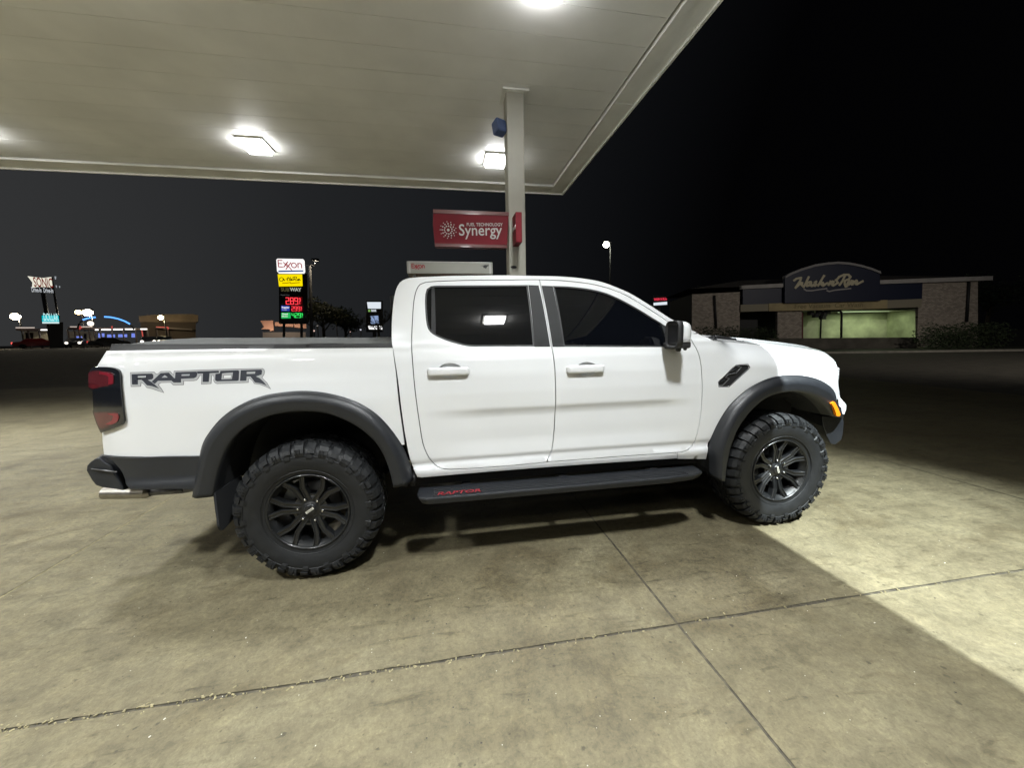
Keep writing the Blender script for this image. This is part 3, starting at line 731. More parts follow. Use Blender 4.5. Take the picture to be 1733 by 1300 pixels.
# tailgate
mb = MB(); rows = []
for z in np.linspace(.77, 1.42, 14):
    xe = np.interp(z, [.77, .95, 1.27, 1.36, 1.42], [-1.045, -1.06, -1.075, -1.05, -1.0]); rows.append([(xe-.035*(1-abs(t)**6)-(.01 if abs(z-1.05) < .03 else 0), CY+.82*t, z) for t in np.linspace(-1, 1, 21)])
mb.grid(rows); mb.build('tailgate', P_, TR)
# rear quarter cladding and bumper
part('rear_cladding', path([xz(Z4, [(132,652),(300,656),(552,657)], YF), xz(Z4, [(552,657),(545,720),(530,770),(520,815)], YF), xz(Z4, [(520,815),(420,808),(225,795)], YF), xz(Z4, [(225,795),(205,770),(185,720),(165,690),(132,652)], YF)]), M['plastic'], Y=lambda x, z: Yb(x, .85)-.012-.012*ss(.70, .66, z), step=.04)
part('cladding_lip', path([xz(Z4, [(100,637),(300,647),(553,650)]), xz(Z4, [(553,650),(552,659)]), xz(Z4, [(552,659),(300,657),(128,652),(100,637)])]), M['plastic'], off=-.016, step=.05)
bp = [on(140+x*.16157, 740+y*.16157, 1, .16) for x, y in [(215,195),(280,245),(340,275),(375,330),(430,420),(470,500),(490,535),(380,520),(250,505),(180,480),(140,430),(105,370),(84,330),(88,280),(120,245),(170,210)]]
bpx = [(p[0], p[2]) for p in bp]; ce = np.mean(bpx, axis=0)
mb = MB(); rows = []
for t, sx, dx in [(-.955,.96,.006),(-.93,1,0),(-.85,1,-.03),(-.6,1,-.055),(0,1,-.065),(.6,1,-.055),(.85,1,-.03),(.93,1,0),(.955,.96,.006)]:
    rows.append([(ce[0]+(p[0]-ce[0])*sx+dx*(1 if p[0] < ce[0]+.05 else .3), CY+.93*t, ce[1]+(p[1]-ce[1])*(.85+.15*sx)) for p in bpx+[bpx[0]]])
mb.grid(rows)
for k in (0, -1): mb.add(rows[k][:-1], [tuple(range(len(bpx)))])
ob = mb.build('rear_bumper', M['plastic'], TR)
md = ob.modifiers.new('b', 'BEVEL'); md.width = .006; md.segments = 2; md.limit_method = 'ANGLE'; md.angle_limit = R(40)
mb = MB(); q1, q2 = on(157, 793.5, 1, .12), on(203, 797, 1, .12); mb.tube([tuple(q1+np.array([-.003, -.004, 0])), tuple(q2+np.array([0, -.02, 0]))], .004, 6); mb.build('bumper_trim', M['steel'], ob)
# exhaust
a, b, c = on(176, 835, 1, .38), on(248, 834, 1, .38), on(312, 829, 1, .38)
mb = MB(); mb.lathe([(0, 0)], (0, 0, 0), 3) if 0 else None
def hollow(mb, p, q, r0, r1, th=.004, n=28):
    mb.cyl(p, q, r0, r1, n, cap=False); mb.cyl(p, q, r0-th, r1-th, n, cap=False); return mb
hollow(mb, a, b, .037, .037); hollow(mb, b, tuple(b+(c-b)*.12), .037, .026); mb.build('exhaust_tip', M['brass'], TR)
mb = MB(); mb.tube([tuple(b), tuple(c), tuple(c+np.array([.25, .05, .02]))], .022, 16); mb.build('exhaust_pipe', M['steel'], TR)
# tail lamp
def ZL(q): return (140+q[0]*.10764, 600+q[1]*.10764)
lamp = path([xz(ZL, [(210,190),(430,195),(540,215),(600,255),(618,330),(640,650),(665,900),(680,1040),(655,1092),(560,1138),(320,1228)]), xz(ZL, [(320,1228),(300,1190),(250,1080),(190,900)]), xz(ZL, [(190,900),(200,860),(188,560)]), xz(ZL, [(188,560),(132,520),(122,400),(126,290),(160,235),(210,190)])], .012)
tl = panel('tail_lamp', lamp, M['smoke_lens'], TR, Yb, off=-.014, thick=.05, step=.02)
subs = [('red_lens', [(130,290),(170,262),(300,252),(480,276),(522,305),(522,455),(480,478),(330,500),(205,535),(140,512),(128,400)], M['red_lens'], -.016),
        ('red_lens', [(215,905),(590,908),(592,1045),(505,1098),(340,1158),(305,1150),(245,1015)], M['red_lens'], -.016),
        ('reflector', [(305,268),(420,280),(500,312),(522,340),(516,455),(445,462),(448,345),(400,318),(300,306)], M['red_lens_hi'], -.0175),
        ('reflector', [(430,925),(588,925),(588,1040),(500,1090),(400,1085),(500,1030),(520,960)], M['red_lens_hi'], -.0175)]
tl2 = flip('tail_lamp', tl, TR)
for n_, pts, mm, o_ in subs:
    s_ = panel(n_, path([xz(ZL, pts+[pts[0]])], .02), mm, tl, Yb, off=o_, thick=.006, step=.03); flip(n_, s_, tl2)
# --- front wing, bonnet, nose
hoodline = xz(Zi, [(1181,564.3),(1197,571),(1207.3,576),(1235,578.5),(1259,580.5),(1289,583.5)])+xz(Z6, [(730,208),(880,224),(980,237),(1028,249),(1052,267),(1088,304)])
nose = xz(Z6, [(1088,304),(1096,330),(1100,400),(1108,470),(1115,512)])
wing = path([xz(Zi, [(1168,573),(1167,564)]), [xz(Zi, [(1167,564)])[0], hoodline[0]], hoodline, nose, [nose[-1]]+[np.array(p) for p in af_o[1:-3]][::-1],
             [np.array(af_o[1]), xz(Z6, [(215,836)])[0]], [xz(Z6, [(215,836)])[0], door_front[-1]], door_front[1:][::-1]])
vent_o = path([xz(Z6, [(440,412),(444,400),(462,385),(520,328),(548,317),(606,315)]), xz(Z6, [(606,315),(615,325),(613,345)]), xz(Z6, [(613,345),(515,432),(490,440),(447,438)]), xz(Z6, [(447,438),(440,430),(440,412)])], .01)
wg = panel('front_wing', inset(wing, .0028), P_, TR, Yb, holes=[inset(vent_o, .004)], step=.027); wg2 = flip('front_wing', wg, TR)
v1 = panel('wing_vent', vent_o, M['frame'], wg, Yb, off=.010, thick=.02, step=.03); flip('wing_vent', v1, wg2)
def ZV(q): return (1100+q[0]*.11542, 530+q[1]*.11542)
mb = MB()
for ln in ([(1010,1062),(1070,1062),(1165,962),(1110,945),(1150,900),(1270,880),(1345,790),(1290,785)], [(1000,1010),(1260,765),(1440,752),(1468,800),(1160,1082),(1010,1082),(1000,1010)]):
    pp = xz(ZV, ln); mb.tube([(p[0], Yb(*p)+.002, p[1]) for p in pp], .0035, 8)
v2 = mb.build('vent_trim', mat('vent_edge', (.10, .10, .105), .35), wg); flip('vent_trim', v2, wg2)
for y_ in (840, 1000):
    mb = MB(); pp = xz(ZV, [(1030+(1000-y_)*1.0, y_+10), (1110+(1000-y_)*1.0, y_-15)]); mb.tube([(p[0], Yb(*p)+.008, p[1]) for p in pp], .006, 6)
    v3 = mb.build('vent_slat', M['plastic'], wg); flip('vent_slat', v3, wg2)
hl = cr(hoodline, .03)
def hb(s, t):
    e_ = ss(.72, 1, s); d = b4(t)
    return (.17*d*e_, (.052*(1-abs(t)**3)+.012*ss(.62, .58, abs(t)))*(1-.35*e_)*ss(0, .12, s+.06))
MB().grid(across(hl, hb, 36, yoff=.004)).build('bonnet', P_, TR)
nl = cr(nose, .03)
MB().grid(across(nl, lambda s, t: (.17*b4(t)+.02*math.sin(s*3)*(abs(t) < .8), (0.0)*(1-s)), 24)).build('grille', M['frame'], TR)
def loft_solid(name, px, yn, m_, ts, bulge, half=None):
    pts = [on(*q, 1, yn) for q in px]; mb = MB(); rows = []; h = CY-yn
    for t in ts: rows.append([(p[0]+bulge*(1-abs(t)**2.2), CY+h*t, p[2]) for p in pts+[pts[0]]])
    mb.grid(rows, 0, False)
    for k in (0, -1): mb.add(rows[k][:-1], [tuple(range(len(pts)))])
    return mb.build(name, m_, TR, bevel=.008)
loft_solid('front_bumper', [(1391,704),(1427,705),(1428.5,716),(1427,735),(1424.5,745),(1414,753),(1407,752.5),(1403,746),(1399,738),(1393,722)], .20, M['plastic'], np.linspace(-1, 1, 17), .14)
for sgn in (-1, 1):
    pts = [on(*q, 1, .22) for q in [(1418,668),(1423,674),(1432.3,685),(1432,693),(1428.5,701.5),(1425,700),(1424,690),(1420,687)]]
    mb = MB(); ys = [.21, .23, .40] ; rows = [[(p[0]+dx, (y if sgn < 0 else 2*CY-y), p[2]) for p in pts+[pts[0]]] for y, dx in zip(ys, (-.012, 0, .05))]
    mb.grid(rows, 0, False); mb.add(rows[0][:-1], [tuple(range(len(pts)))]); mb.add(rows[-1][:-1], [tuple(range(len(pts)))]); mb.build('bumper_corner', P_, TR, bevel=.003)
    mb = MB(); mb.box((3.86, (.30 if sgn < 0 else 1.52), .98), (4.03, (.50 if sgn < 0 else 1.72), 1.16)); mb.build('headlight', M['clear_lens'], TR, bevel=.02)
mb = MB()
for k in range(6): mb.box((4.02, .55, .80+k*.065), (4.10, 1.47, .83+k*.065))
mb.build('grille_bar', M['plastic'], TR)
# bracket behind the bumper end
mb = MB(); p = on(1398, 715, 1, .30); mb.box((p[0]-.05, .24, .62), (p[0]+.06, .34, .84)); mb.cyl((p[0]-.03, .23, .64), (p[0]+.02, .23, .60), .02); mb.build('tow_bracket', M['frame'], TR, bevel=.01)
# amber side marker
def ZM(q): return (1380+q[0]*.1, 640+q[1]*.1)
ya = lambda x, z: YF(x, z)-.010
am = panel('side_marker', path([xz(ZM, [(272,432),(318,400),(350,440),(385,510),(412,575),(425,632),(362,642),(345,580),(315,500),(272,432)], ya)], .012), M['amber'], TR, ya, step=.02, thick=.02); flip('side_marker', am, TR)
# wiper and cowl
mb = MB(); mb.tube([tuple(on(1200, 572, 1, .34)), tuple(on(1208, 569.3, 1, .40)), tuple(on(1245, 574.8, 1, .46))], .010, 8)
mb.tube([tuple(on(1208, 568.3, 1, .40)), tuple(on(1228, 570.5, 1, .60))], .006, 8); mb.build('wiper', M['frame'], TR)
mb = MB(); p = on(1204, 573.3, 1, .22); mb.cyl((p[0]-.03, p[1], p[2]-.01), (p[0]+.03, p[1]-.005, p[2]-.008), .014, n=16); mb.build('cowl_cap', M['frame'], TR)
# --- decal on the bed side
def ZA(q): return (210+q[0]*.07501, 610+q[1]*.07501)
def ZB(q): return (335+q[0]*.07501, 610+q[1]*.07501)
oA = [(138,270),(680,255),(722,298),(760,305),(830,245),(1040,240),(1115,320),(1128,235),(1640,215)]
oB = [(0,212),(900,188),(1460,178),(1495,205),(1508,250),(1500,310),(1450,392),(1560,500),(1648,652),(1540,600),(1400,545),(1268,528),(1230,460),(1165,408),(1145,430),(1143,500),(940,508),(430,530),(385,510),(352,460),(362,400),(350,340),(318,345),(302,528),(75,542),(85,345),(45,345),(20,400)]
oC = [(1640,450),(1560,465),(1352,465),(1350,555),(1110,560),(1050,500),(830,508),(780,550),(850,640),(905,735),(760,690),(640,645),(512,620),(460,550),(392,500),(380,590),(155,597)]
def poly(*segs):
    o = []
    for Z, pts in segs: o += xz(Z, pts)
    return [np.array(q) for q in o]
outer = poly((ZA, oA), (ZB, oB[1:]), (ZA, oC))
dh = [(ZB, [(590,338),(755,330),(745,398),(578,402)])]
dec = panel('bed_lettering', outer, M['decal_line'], bs, Yb, off=-.0012, thick=.001, step=.02, holes=[poly(dh[0])])
panel('letter_outline', inset(outer, .0022), M['decal_silver'], bs, Yb, off=-.0018, thick=.0006, step=.02, holes=[inset(poly(dh[0]), -.002)])
glyphs = [([(ZA, [(175,310),(640,296),(668,330),(668,400),(632,430),(545,440),(618,485),(700,545),(800,636),(640,580),(522,562),(440,470),(400,440),(320,440),(318,545),(187,545)])], [[(ZA, [(316,352),(505,347),(500,384),(314,392)])]]),
 ([(ZA, [(628,480),(830,288),(1015,275),(1120,385),(1060,456),(770,462),(700,530)])], [[(ZA, [(850,390),(925,330),(995,385)])]]),
 ([(ZA, [(1122,386),(1155,410),(1165,265),(1640,252),(1660,300),(1640,370),(1585,402),(1292,416),(1290,500),(1128,500),(1065,452)])], [[(ZA, [(1305,316),(1490,310),(1480,345),(1303,350)])]]),
 ([(ZB, [(-20,250),(475,233),(480,280),(268,290),(250,485),(112,487),(118,297),(0,300)])], []),
 ([(ZB, [(512,236),(915,222),(935,245),(925,445),(890,462),(430,472),(392,440),(400,305),(498,292)])], [[(ZB, [(550,292),(795,270),(770,420),(535,430)])]]),
 ([(ZB, [(972,222),(1430,207),(1452,235),(1440,320),(1310,362),(1400,402),(1485,480),(1560,570),(1430,520),(1290,495),(1250,440),(1190,365),(1105,365),(1095,458),(952,462)])], [[(ZB, [(1105,259),(1300,252),(1290,300),(1103,306)])]])]
for g_, hs_ in glyphs:
    panel('letter', poly(*g_), M['decal_dark'], bs, Yb, off=-.0025, thick=.0006, step=.03, holes=[poly(*h) for h in hs_])
# --- side step
stz = on(900, 829, 1, -.055)[2]
mb = MB(); plan = [(.645,.115),(.640,.03),(.655,-.03),(.70,-.052),(1.0,-.055),(2.30,-.055),(2.50,-.035),(2.585,.0),(2.60,.05),(2.59,.115)]
rows = [[(x+(.02 if z < stz-.02 and x < 1 else -.02 if z < stz-.02 else 0), y+(.01 if z < stz-.02 else 0), z+(0 if y < .1 else .004)) for x, y in plan] for z in (stz, stz-.012, stz-.045)]
mb.grid(rows, 0, False); mb.add(rows[0], [tuple(range(len(plan)))]); mb.add(rows[-1], [tuple(range(len(plan)))])
st = mb.build('side_step', M['plastic'], TR, bevel=.006); st2 = flip('side_step', st, TR)
mb = MB()
for k in range(5): mb.box((.74, .075-.024*k-.004, stz+.0005), (2.46, .075-.024*k+.004, stz+.004))
s_ = mb.build('step_tread', M['liner'], st); flip('step_tread', s_, st2)
for x in (.95, 1.62, 2.3):
    mb = MB(); mb.box((x-.03, .08, stz-.03), (x+.03, .5, stz-.005)); s_ = mb.build('step_bracket', M['frame'], st); flip('step_bracket', s_, st2)
text('step_lettering', 'RAPTOR', .062, frame_mtx((.76, -.012, stz+.0062), (1, 0, 0), (0, 1, 0)), M['red_text'], st, ext=.0006, off=.001, sx=1.15, shear=.2)
# --- mirror
def mirror():
    x0, ya, yb_ = 2.300, -.105, .035; zt, zb = 1.532, 1.372
    mb = MB(); rows = []
    prof = [(0, .96), (.010, 1.0), (.035, 1.0), (.058, .92), (.078, .74), (.088, .45)]
    for dx, s in prof:
        r_ = []
        for k in range(25):
            a = 2*math.pi*k/24; c_, s_ = math.cos(a), math.sin(a); sq = (abs(c_)**4+abs(s_)**4)**-.25
            r_.append((x0+.018+dx, (ya+yb_)/2+(yb_-ya)/2*c_*sq*s, (zt+zb)/2+.008+(zt-zb-.016)/2*s_*sq*(s*.9+.1)))
        rows.append(r_)
    mb.grid(rows); mb.add(rows[-1][:-1], [tuple(range(24))])
    cap = mb.build('side_mirror', P_, TR)
    def rr(x, s): 
        r_ = []
        for k in range(33):
            a = 2*math.pi*k/32; c_, s_ = math.cos(a), math.sin(a); sq = (abs(c_)**4.5+abs(s_)**4.5)**(-1/4.5); r_.append((x, (ya+yb_)/2+((yb_-ya)/2+.006)*c_*sq*s, (zt+zb)/2+((zt-zb)/2+.005)*s_*sq*(s*.5+.5)))
        return r_
    mb = MB(); rows = [rr(x0+.004, .80), rr(x0-.006, .86), rr(x0-.010, .93), rr(x0-.006, .99), rr(x0+.006, 1.0), rr(x0+.026, 1.0)]; mb.grid(rows); mb.add(rows[0][:-1], [tuple(range(32))]); mb.add(rows[-1][:-1], [tuple(range(32))]); fr = mb.build('mirror_frame', M['frame'], cap)
    mb = MB(); mb.box((x0-.0005, ya+.018, zb+.022), (x0+.0015, yb_-.014, zt-.020)); gl = mb.build('mirror_glass', mat('mirror_glass', (.02, .02, .022), .03, metal=0, spec=1), cap, bevel=.001)
    mb = MB(); mb.box((x0+.024, ya+.003, zb-.012), (x0+.092, yb_+.01, zb+.032)); lo = mb.build('mirror_lower_shell', M['frame'], cap, bevel=.014, seg=3)
    mb = MB(); mb.box((x0+.028, ya-.003, zb+.028), (x0+.082, ya+.03, zb+.047)); tn = mb.build('turn_signal', M['clear_lens'], cap, bevel=.003)
    mb = MB(); mb.box((x0+.03, yb_-.02, zb-.02), (x0+.10, .135, zb+.02)); mb.cyl((x0+.06, -.01, zb-.035), (x0+.06, -.01, zb-.005), .018, n=14); mb.cyl((x0+.095, -.03, zb-.028), (x0+.095, -.03, zb), .012, n=12)
    ar = mb.build('mirror_arm', M['frame'], cap, bevel=.008)
    c2 = flip('side_mirror', cap, TR)
    for s_, n_ in ((fr, 'mirror_frame'), (gl, 'mirror_glass'), (lo, 'mirror_lower_shell'), (tn, 'turn_signal'), (ar, 'mirror_arm')): flip(n_, s_, c2)
mirror()
# --- underbody
mb = MB(); mb.box((-1.0, .46, .60), (3.75, 1.56, 1.18)); mb.box((.62, .16, .50), (2.66, 1.86, .64)); mb.box((.66, .145, .62), (2.55, 1.875, 1.36)); mb.box((-.90, .24, 1.0), (.5, 1.78, 1.40)); mb.box((2.6,.2,.95),(3.6,1.82,1.20))
mb.build('inner_body', M['gapdark'], TR)
mb = MB(); mb.box((-1.05, .50, .56), (3.85, .58, .68)); mb.box((-1.05, 1.44, .56), (3.85, 1.52, .68))
for x in (-.6, .45, 1.1, 1.9, 2.7, 3.6): mb.box((x-.04, .58, .58), (x+.04, 1.44, .64))
mb.cyl((0, .3, .428), (0, 1.72, .428), .045); mb.cyl((3.27, .35, .45), (3.27, 1.67, .45), .035); mb.cyl((0, 1.01, .43), (2.0, 1.01, .52), .035); mb.box((1.0, .75, .50), (1.9, 1.3, .60)); mb.box((.55, .62, .42), (.68, .9, .60))
mb.cyl((-.15, .40, .40), (.05, .47, .85), .03); mb.cyl((.02, 1.01, .43), (-.13, 1.01, .43), .12, .07)
for x in (.56, .60): mb.cyl((x, .12, .52), (x+.03, .12, .60), .018)
mb.cyl((-.9, .7, .62), (.9, .72, .56), .03)
mb.build('chassis', M['frame'], TR)
for xx, zlo, nm in ((-.485, .36, 'mud_flap'),):
    mb = MB(); pl = [(.03, .60), (.03, .40), (.045, zlo+.01), (.06, zlo), (.28, zlo+.02), (.31, .40), (.32, .60)]
    A_ = [(xx, y, z) for y, z in pl]; B_ = [(xx+.012, y, z) for y, z in pl]; n = len(pl)
    mb.add(A_+B_, [tuple(range(n)), tuple(range(2*n-1, n-1, -1))]+[(i, (i+1) % n, n+(i+1) % n, n+i) for i in range(n)]); f_ = mb.build(nm, M['liner'], TR); flip(nm, f_, TR)
mb = MB(); 
p0 = B2[0]; mb.box((p0[0]-.04, .03, .42), (p0[0]+.0, .30, .60)); f_ = mb.build('front_mud_flap', M['liner'], TR, bevel=.02); flip('front_mud_flap', f_, TR)
# --- wheels
RT = .428
def tyre_mesh(cx, cy, cz, ph):
    mb = MB(); W = .315
    prof = [(.060,.212),(.040,.224),(.026,.236),(.020,.246),(.022,.252),(.012,.268),(.004,.30),(.001,.325),(.003,.345),(.010,.372),(.022,.392),(.045,.406),(.075,.412),(.11,.4135),(W/2,.414)]
    full = prof+[(W-y, r) for y, r in prof[:-1][::-1]]
    mb.lathe(full, (cx, cy, cz), 96)
    for r_, y_ in ((.262, .0145), (.352, .003)): mb.lathe([(y_, r_-.003), (y_-.003, r_-.001), (y_-.003, r_+.001), (y_+.002, r_+.003)], (cx, cy, cz), 96)
    def blk(a0, wa, sect, skew=0, top=.0):
        vs = []; k = len(sect); y00 = sect[0][0]
        for s in (-1, 1):
            for y, r in sect:
                a = a0+s*wa/2+skew*(y-y00)/.1; vs.append((cx+r*math.cos(a), cy+y, cz+r*math.sin(a)))
        mb.add(vs, [tuple(range(k)), tuple(range(2*k-1, k-1, -1))]+[(i, (i+1) % k, k+(i+1) % k, k+i) for i in range(k)])
    N = 36; pa = 2*math.pi/N
    for k in range(N):
        a = ph+k*pa; lg = k % 2
        ro = RT if lg else RT-.002
        s1 = [(.084 if lg else .076,.408),(.084 if lg else .076,ro),(.050,ro-.003),(.026 if lg else .034,ro-.013),(.006,.396),(-.003,.374),(.0 if lg else .006,.352 if lg else .372),(.015,.352 if lg else .372),(.03,.385),(.06,.402)]
        blk(a, pa*(.70 if lg else .60), s1, .03); blk(a+.01, pa*(.70 if lg else .60), [(W-y, r) for y, r in s1], .03)
        # side lugs between the long blocks
        s2 = [(-.002,.366),(-.004,.345),(.0,.333),(.012,.333),(.012,.366)]
        if lg: 
            for da in (-.13, .13): blk(a+pa*da, pa*.15, [(-.0045,.392),(-.0075,.374),(-.005,.357),(.012,.357),(.012,.392)], .0)
        else: blk(a, pa*.5, s2, .2)
        for (ya, yb_, wf, off_, sk) in ((.100,.148,.66,.45,.20),(.166,.216,.66,.0,-.20)):
            blk(a+pa*off_, pa*wf, [(ya,.408),(ya,RT),((ya+yb_)/2,RT+.0005),(yb_,RT),(yb_,.408)], sk)
        blk(a+pa*.6, pa*.12, [(.10,.408),(.10,RT-.004),(.21,RT-.004),(.21,.408)], -.2)
    return mb
def wheel(cx, cy, th, cap_ang, caliper_ang):
    cz = RT; mb = MB()
    # hub face
    mb.lathe([(.052,.001),(.052,.040),(.060,.046),(.063,.060),(.060,.086),(.080,.092),(.14,.092)], (cx, cy, cz), 48)
    def P(r, a, y): return (cx+r*math.cos(a), cy+y, cz+r*math.sin(a))
    for k in range(6):
        a0 = th+k*math.pi/3
        for s in (-1, 1):
            # centre line of each arm: splayed out of the hub, then straight to the rim
            nd = [(.056, .0150, .058, .036), (.098, .0340, .048, .034), (.140, .0545, .039, .033), (.178, .0575, .032, .032), (.2145, .0600, .024, .034)]
            rad = np.array([math.cos(a0), 0, math.sin(a0)]); tan = np.array([-math.sin(a0), 0, math.cos(a0)])*s; C3 = np.array([cx, cy, cz]); rows = []
            pts = [C3+rad*r+tan*q+np.array([0, y, 0]) for r, q, y, w_ in nd]
            for i, c in enumerate(pts):
                j, j2 = max(0, i-1), min(len(pts)-1, i+1); t = pts[j2]-pts[j]; t[1] = 0; t /= np.linalg.norm(t); nrm = np.array([-t[2], 0, t[0]])
                sec = [(-1.10, .045), (-1.0, .008), (-.78, .0), (-.50, .0), (-.36, .0055), (.36, .0055), (.50, 0), (.78, 0), (1.0, .008), (1.10, .045)]
                rows.append([tuple(c+nrm*nd[i][3]*.5*q+np.array([0, dy, 0])) for q, dy in sec])
            mb.grid(rows, 0, False)
        # web that ties the two arms near the hub
        mb.add([P(.055, a0-.5, .064), P(.100, a0-.14, .060), P(.100, a0+.14, .060), P(.055, a0+.5, .064), P(.055, a0-.5, .10), P(.100, a0-.14, .10), P(.100, a0+.14, .10), P(.055, a0+.5, .10)], [(0,1,2,3),(0,4,5,1),(1,5,6,2),(2,6,7,3)])
        al = a0+math.pi/6
        mb.cyl(P(.0698, al, .066), P(.0698, al, .12), .020, n=20)
    wh = mb.build('wheel', M['rim'], TR)
    mb = MB(); mb.lathe([(.022,.236),(.016,.234),(.016,.229),(.024,.225),(.034,.221),(.050,.205),(.085,.200),(.17,.198),(.26,.205),(.30,.222),(.298,.232)], (cx, cy, cz), 72)
    for k in range(24):
        a = th+k*math.pi/12+.06; mb.cyl(P(.2275, a, .016), P(.2275, a, .024), .0028, n=6)
    rm = mb.build('rim', M['rim'], wh)
    ty = tyre_mesh(cx, cy, cz, th*.3).build('tyre', M['rubber'], wh)
    nuts = []
    for k in range(6):
        a = th+math.pi/6+k*math.pi/3; mb = MB()
        mb.cyl(P(.0698, a, .066), P(.0698, a, .050), .0098, .0085, n=6, smooth=False); mb.cyl(P(.0698, a, .050), P(.0698, a, .046), .0085, .005, n=12)
        nuts.append(mb.build('lug_nut', M['chrome'], wh))
    mb = MB(); mb.lathe([(.044,.001),(.044,.030),(.047,.034),(.052,.036),(.060,.037)], (cx, cy, cz), 36); cp = mb.build('centre_cap', M['rim'], wh)
    mt = Matrix.Translation((cx, cy+.0435, cz)) @ Matrix.Rotation(-cap_ang, 4, 'Y')
    mb = MB(); mb.box((-.026, -.002, -.0065), (.026, 0, .0065), 0, mt); 
    for zz in (-.0022, .0022): mb.box((-.021, -.0028, zz-.0009), (.021, -.0021, zz+.0009), 1, mt)
    em = mb.build('cap_emblem', [mat('emblem_white', (.62, .60, .52), .4), M['frame']], wh)
    mb = MB(); mb.lathe([(.135,.04),(.135,.158),(.150,.160),(.165,.158),(.165,.09),(.20,.06)], (cx, cy, cz), 60); dk = mb.build('brake_disc', M['steel'], wh)
    mb = MB()
    for i in range(7):
        a = caliper_ang-.35+.1*i; b = a+.1
        mb.add([P(r, q, y) for q in (a, b) for r, y in ((.115,.105),(.180,.105),(.180,.185),(.115,.185))], [(0,1,5,4),(1,2,6,5),(3,0,4,7)]+([(0,1,2,3)] if i == 0 else [])+([(4,5,6,7)] if i == 6 else []))
    ca = mb.build('brake_caliper', mat('caliper_metal', (.14, .145, .15), .5, metal=.6), wh)
    w2 = flip('wheel', wh, TR)
    for s_, n_ in [(rm,'rim'),(ty,'tyre'),(cp,'centre_cap'),(em,'cap_emblem'),(dk,'brake_disc'),(ca,'brake_caliper')]+[(q,'lug_nut') for q in nuts]: flip(n_, s_, w2)
# spoke pairs seen at these angles from level (counter-clockwise, as seen from the near side)
wheel(0, .028, R(90-10), R(33), R(140)); wheel(3.27, .028, R(90-26), R(-72), R(160))

# ------------------------------------------------------------------ beyond the forecourt
def gz(x, y): return rise(x, y)
class VP:
    """an upright plane at its own distance; pixels are read off on it"""
    def __init__(s, A, B):
        s.A = np.array([A[0], A[1], 0.]); d = np.array([B[0]-A[0], B[1]-A[1], 0.]); s.u = d/np.linalg.norm(d); s.n = np.array([s.u[1], -s.u[0], 0.])
        if s.n @ (CAM-s.A) < 0: s.n = -s.n
    def p(s, px, py, off=0.):
        d = ray(px, py); A = s.A+s.n*off; t = ((A-CAM) @ s.n)/(d @ s.n); return CAM+d*t
    def slab(s, mb, pts, f, b, mi=0, ref=0.):
        """prism from pixel outline (taken on the plane at depth ref) between offsets f (front) and b (back)"""
        P = [s.p(*q, ref) for q in pts]; n = len(P); A_ = [tuple(p+s.n*(f-ref)) for p in P]; B_ = [tuple(p+s.n*(b-ref)) for p in P]
        mb.add(A_+B_, [tuple(range(n)), tuple(range(2*n-1, n-1, -1))]+[(i, (i+1) % n, n+(i+1) % n, n+i) for i in range(n)], mi); return mb
    def rect(s, mb, x0, y0, x1, y1, f, b, mi=0, ref=0.): return s.slab(mb, [(x0,y0),(x1,y0),(x1,y1),(x0,y1)], f, b, mi, ref)
    def mtx(s, px, py, off): 
        u = s.u if s.u @ _r > 0 else -s.u
        return frame_mtx(s.p(px, py, off), u, (0, 0, 1))
def facing(px, D, yaw=0.):
    c = at(px, 565, D); d = CAM-c; d[2] = 0; d /= np.linalg.norm(d); a = math.atan2(d[1], d[0])+yaw
    n = np.array([math.cos(a), math.sin(a), 0]); u = np.array([-n[1], n[0], 0]); return VP(c, c+u)
def solo(o, label, cat, group=None, kind=None): return tag(o, label, cat, group, kind)
Z7 = lambda x, y: (1120+x*.17311, 420+y*.17311)
Z8 = lambda x, y: (1400+x*.19214, 420+y*.19214)
# --- Wash n' Run building
A, B = at(1170, 560, 31), at(1672, 555, 28); wp = VP(A, B)
bl = empty('car_wash_building', tuple((A+B)/2*np.array([1, 1, 0])), "dark brick car wash building with a navy arched Wash n' Run front", 'building')
def brick(name, c1, c2, sc_):
    m = bpy.data.materials.new(name); m.use_nodes = True; n = m.node_tree; b = n.nodes['Principled BSDF']
    g = n.nodes.new('ShaderNodeNewGeometry'); sp = n.nodes.new('ShaderNodeSeparateXYZ'); cb = n.nodes.new('ShaderNodeCombineXYZ')
    dt = n.nodes.new('ShaderNodeVectorMath'); dt.operation = 'DOT_PRODUCT'; dt.inputs[1].default_value = tuple(wp.u)
    n.links.new(g.outputs['Position'], dt.inputs[0]); n.links.new(g.outputs['Position'], sp.inputs[0])
    n.links.new(dt.outputs['Value'], cb.inputs[0]); n.links.new(sp.outputs['Z'], cb.inputs[1])
    t = n.nodes.new('ShaderNodeTexBrick'); t.inputs['Scale'].default_value = sc_; t.inputs['Color1'].default_value = (*c1, 1); t.inputs['Color2'].default_value = (*c2, 1)
    t.inputs['Mortar'].default_value = (.12, .11, .10, 1); t.inputs['Mortar Size'].default_value = .012
    n.links.new(cb.outputs[0], t.inputs[0]); n.links.new(t.outputs[0], b.inputs['Base Color']); b.inputs['Roughness'].default_value = .9; return m
M['brick'] = brick('painted_brick', (.50, .43, .36), (.30, .26, .22), 2.6)
def SB(name, m_, pts, f, b_, par=None): mb = MB(); wp.slab(mb, pts, f, b_); return mb.build(name, m_, par or bl)
SB('wall', M['brick'], [(1171,498),(1252,494),(1252,600),(1171,600)], 0, -.3)
SB('wall', M['brick'], [(1556,474),(1655,470),(1655,600),(1551,600)], 0, -.3)
SB('wall', M['brick'], [(1317,522),(1358,521),(1358,600),(1317,600)], -.1, -.4)
mb = MB(); k = [wp.p(1655, 472), wp.p(1655, 600)]; q = -wp.n*7
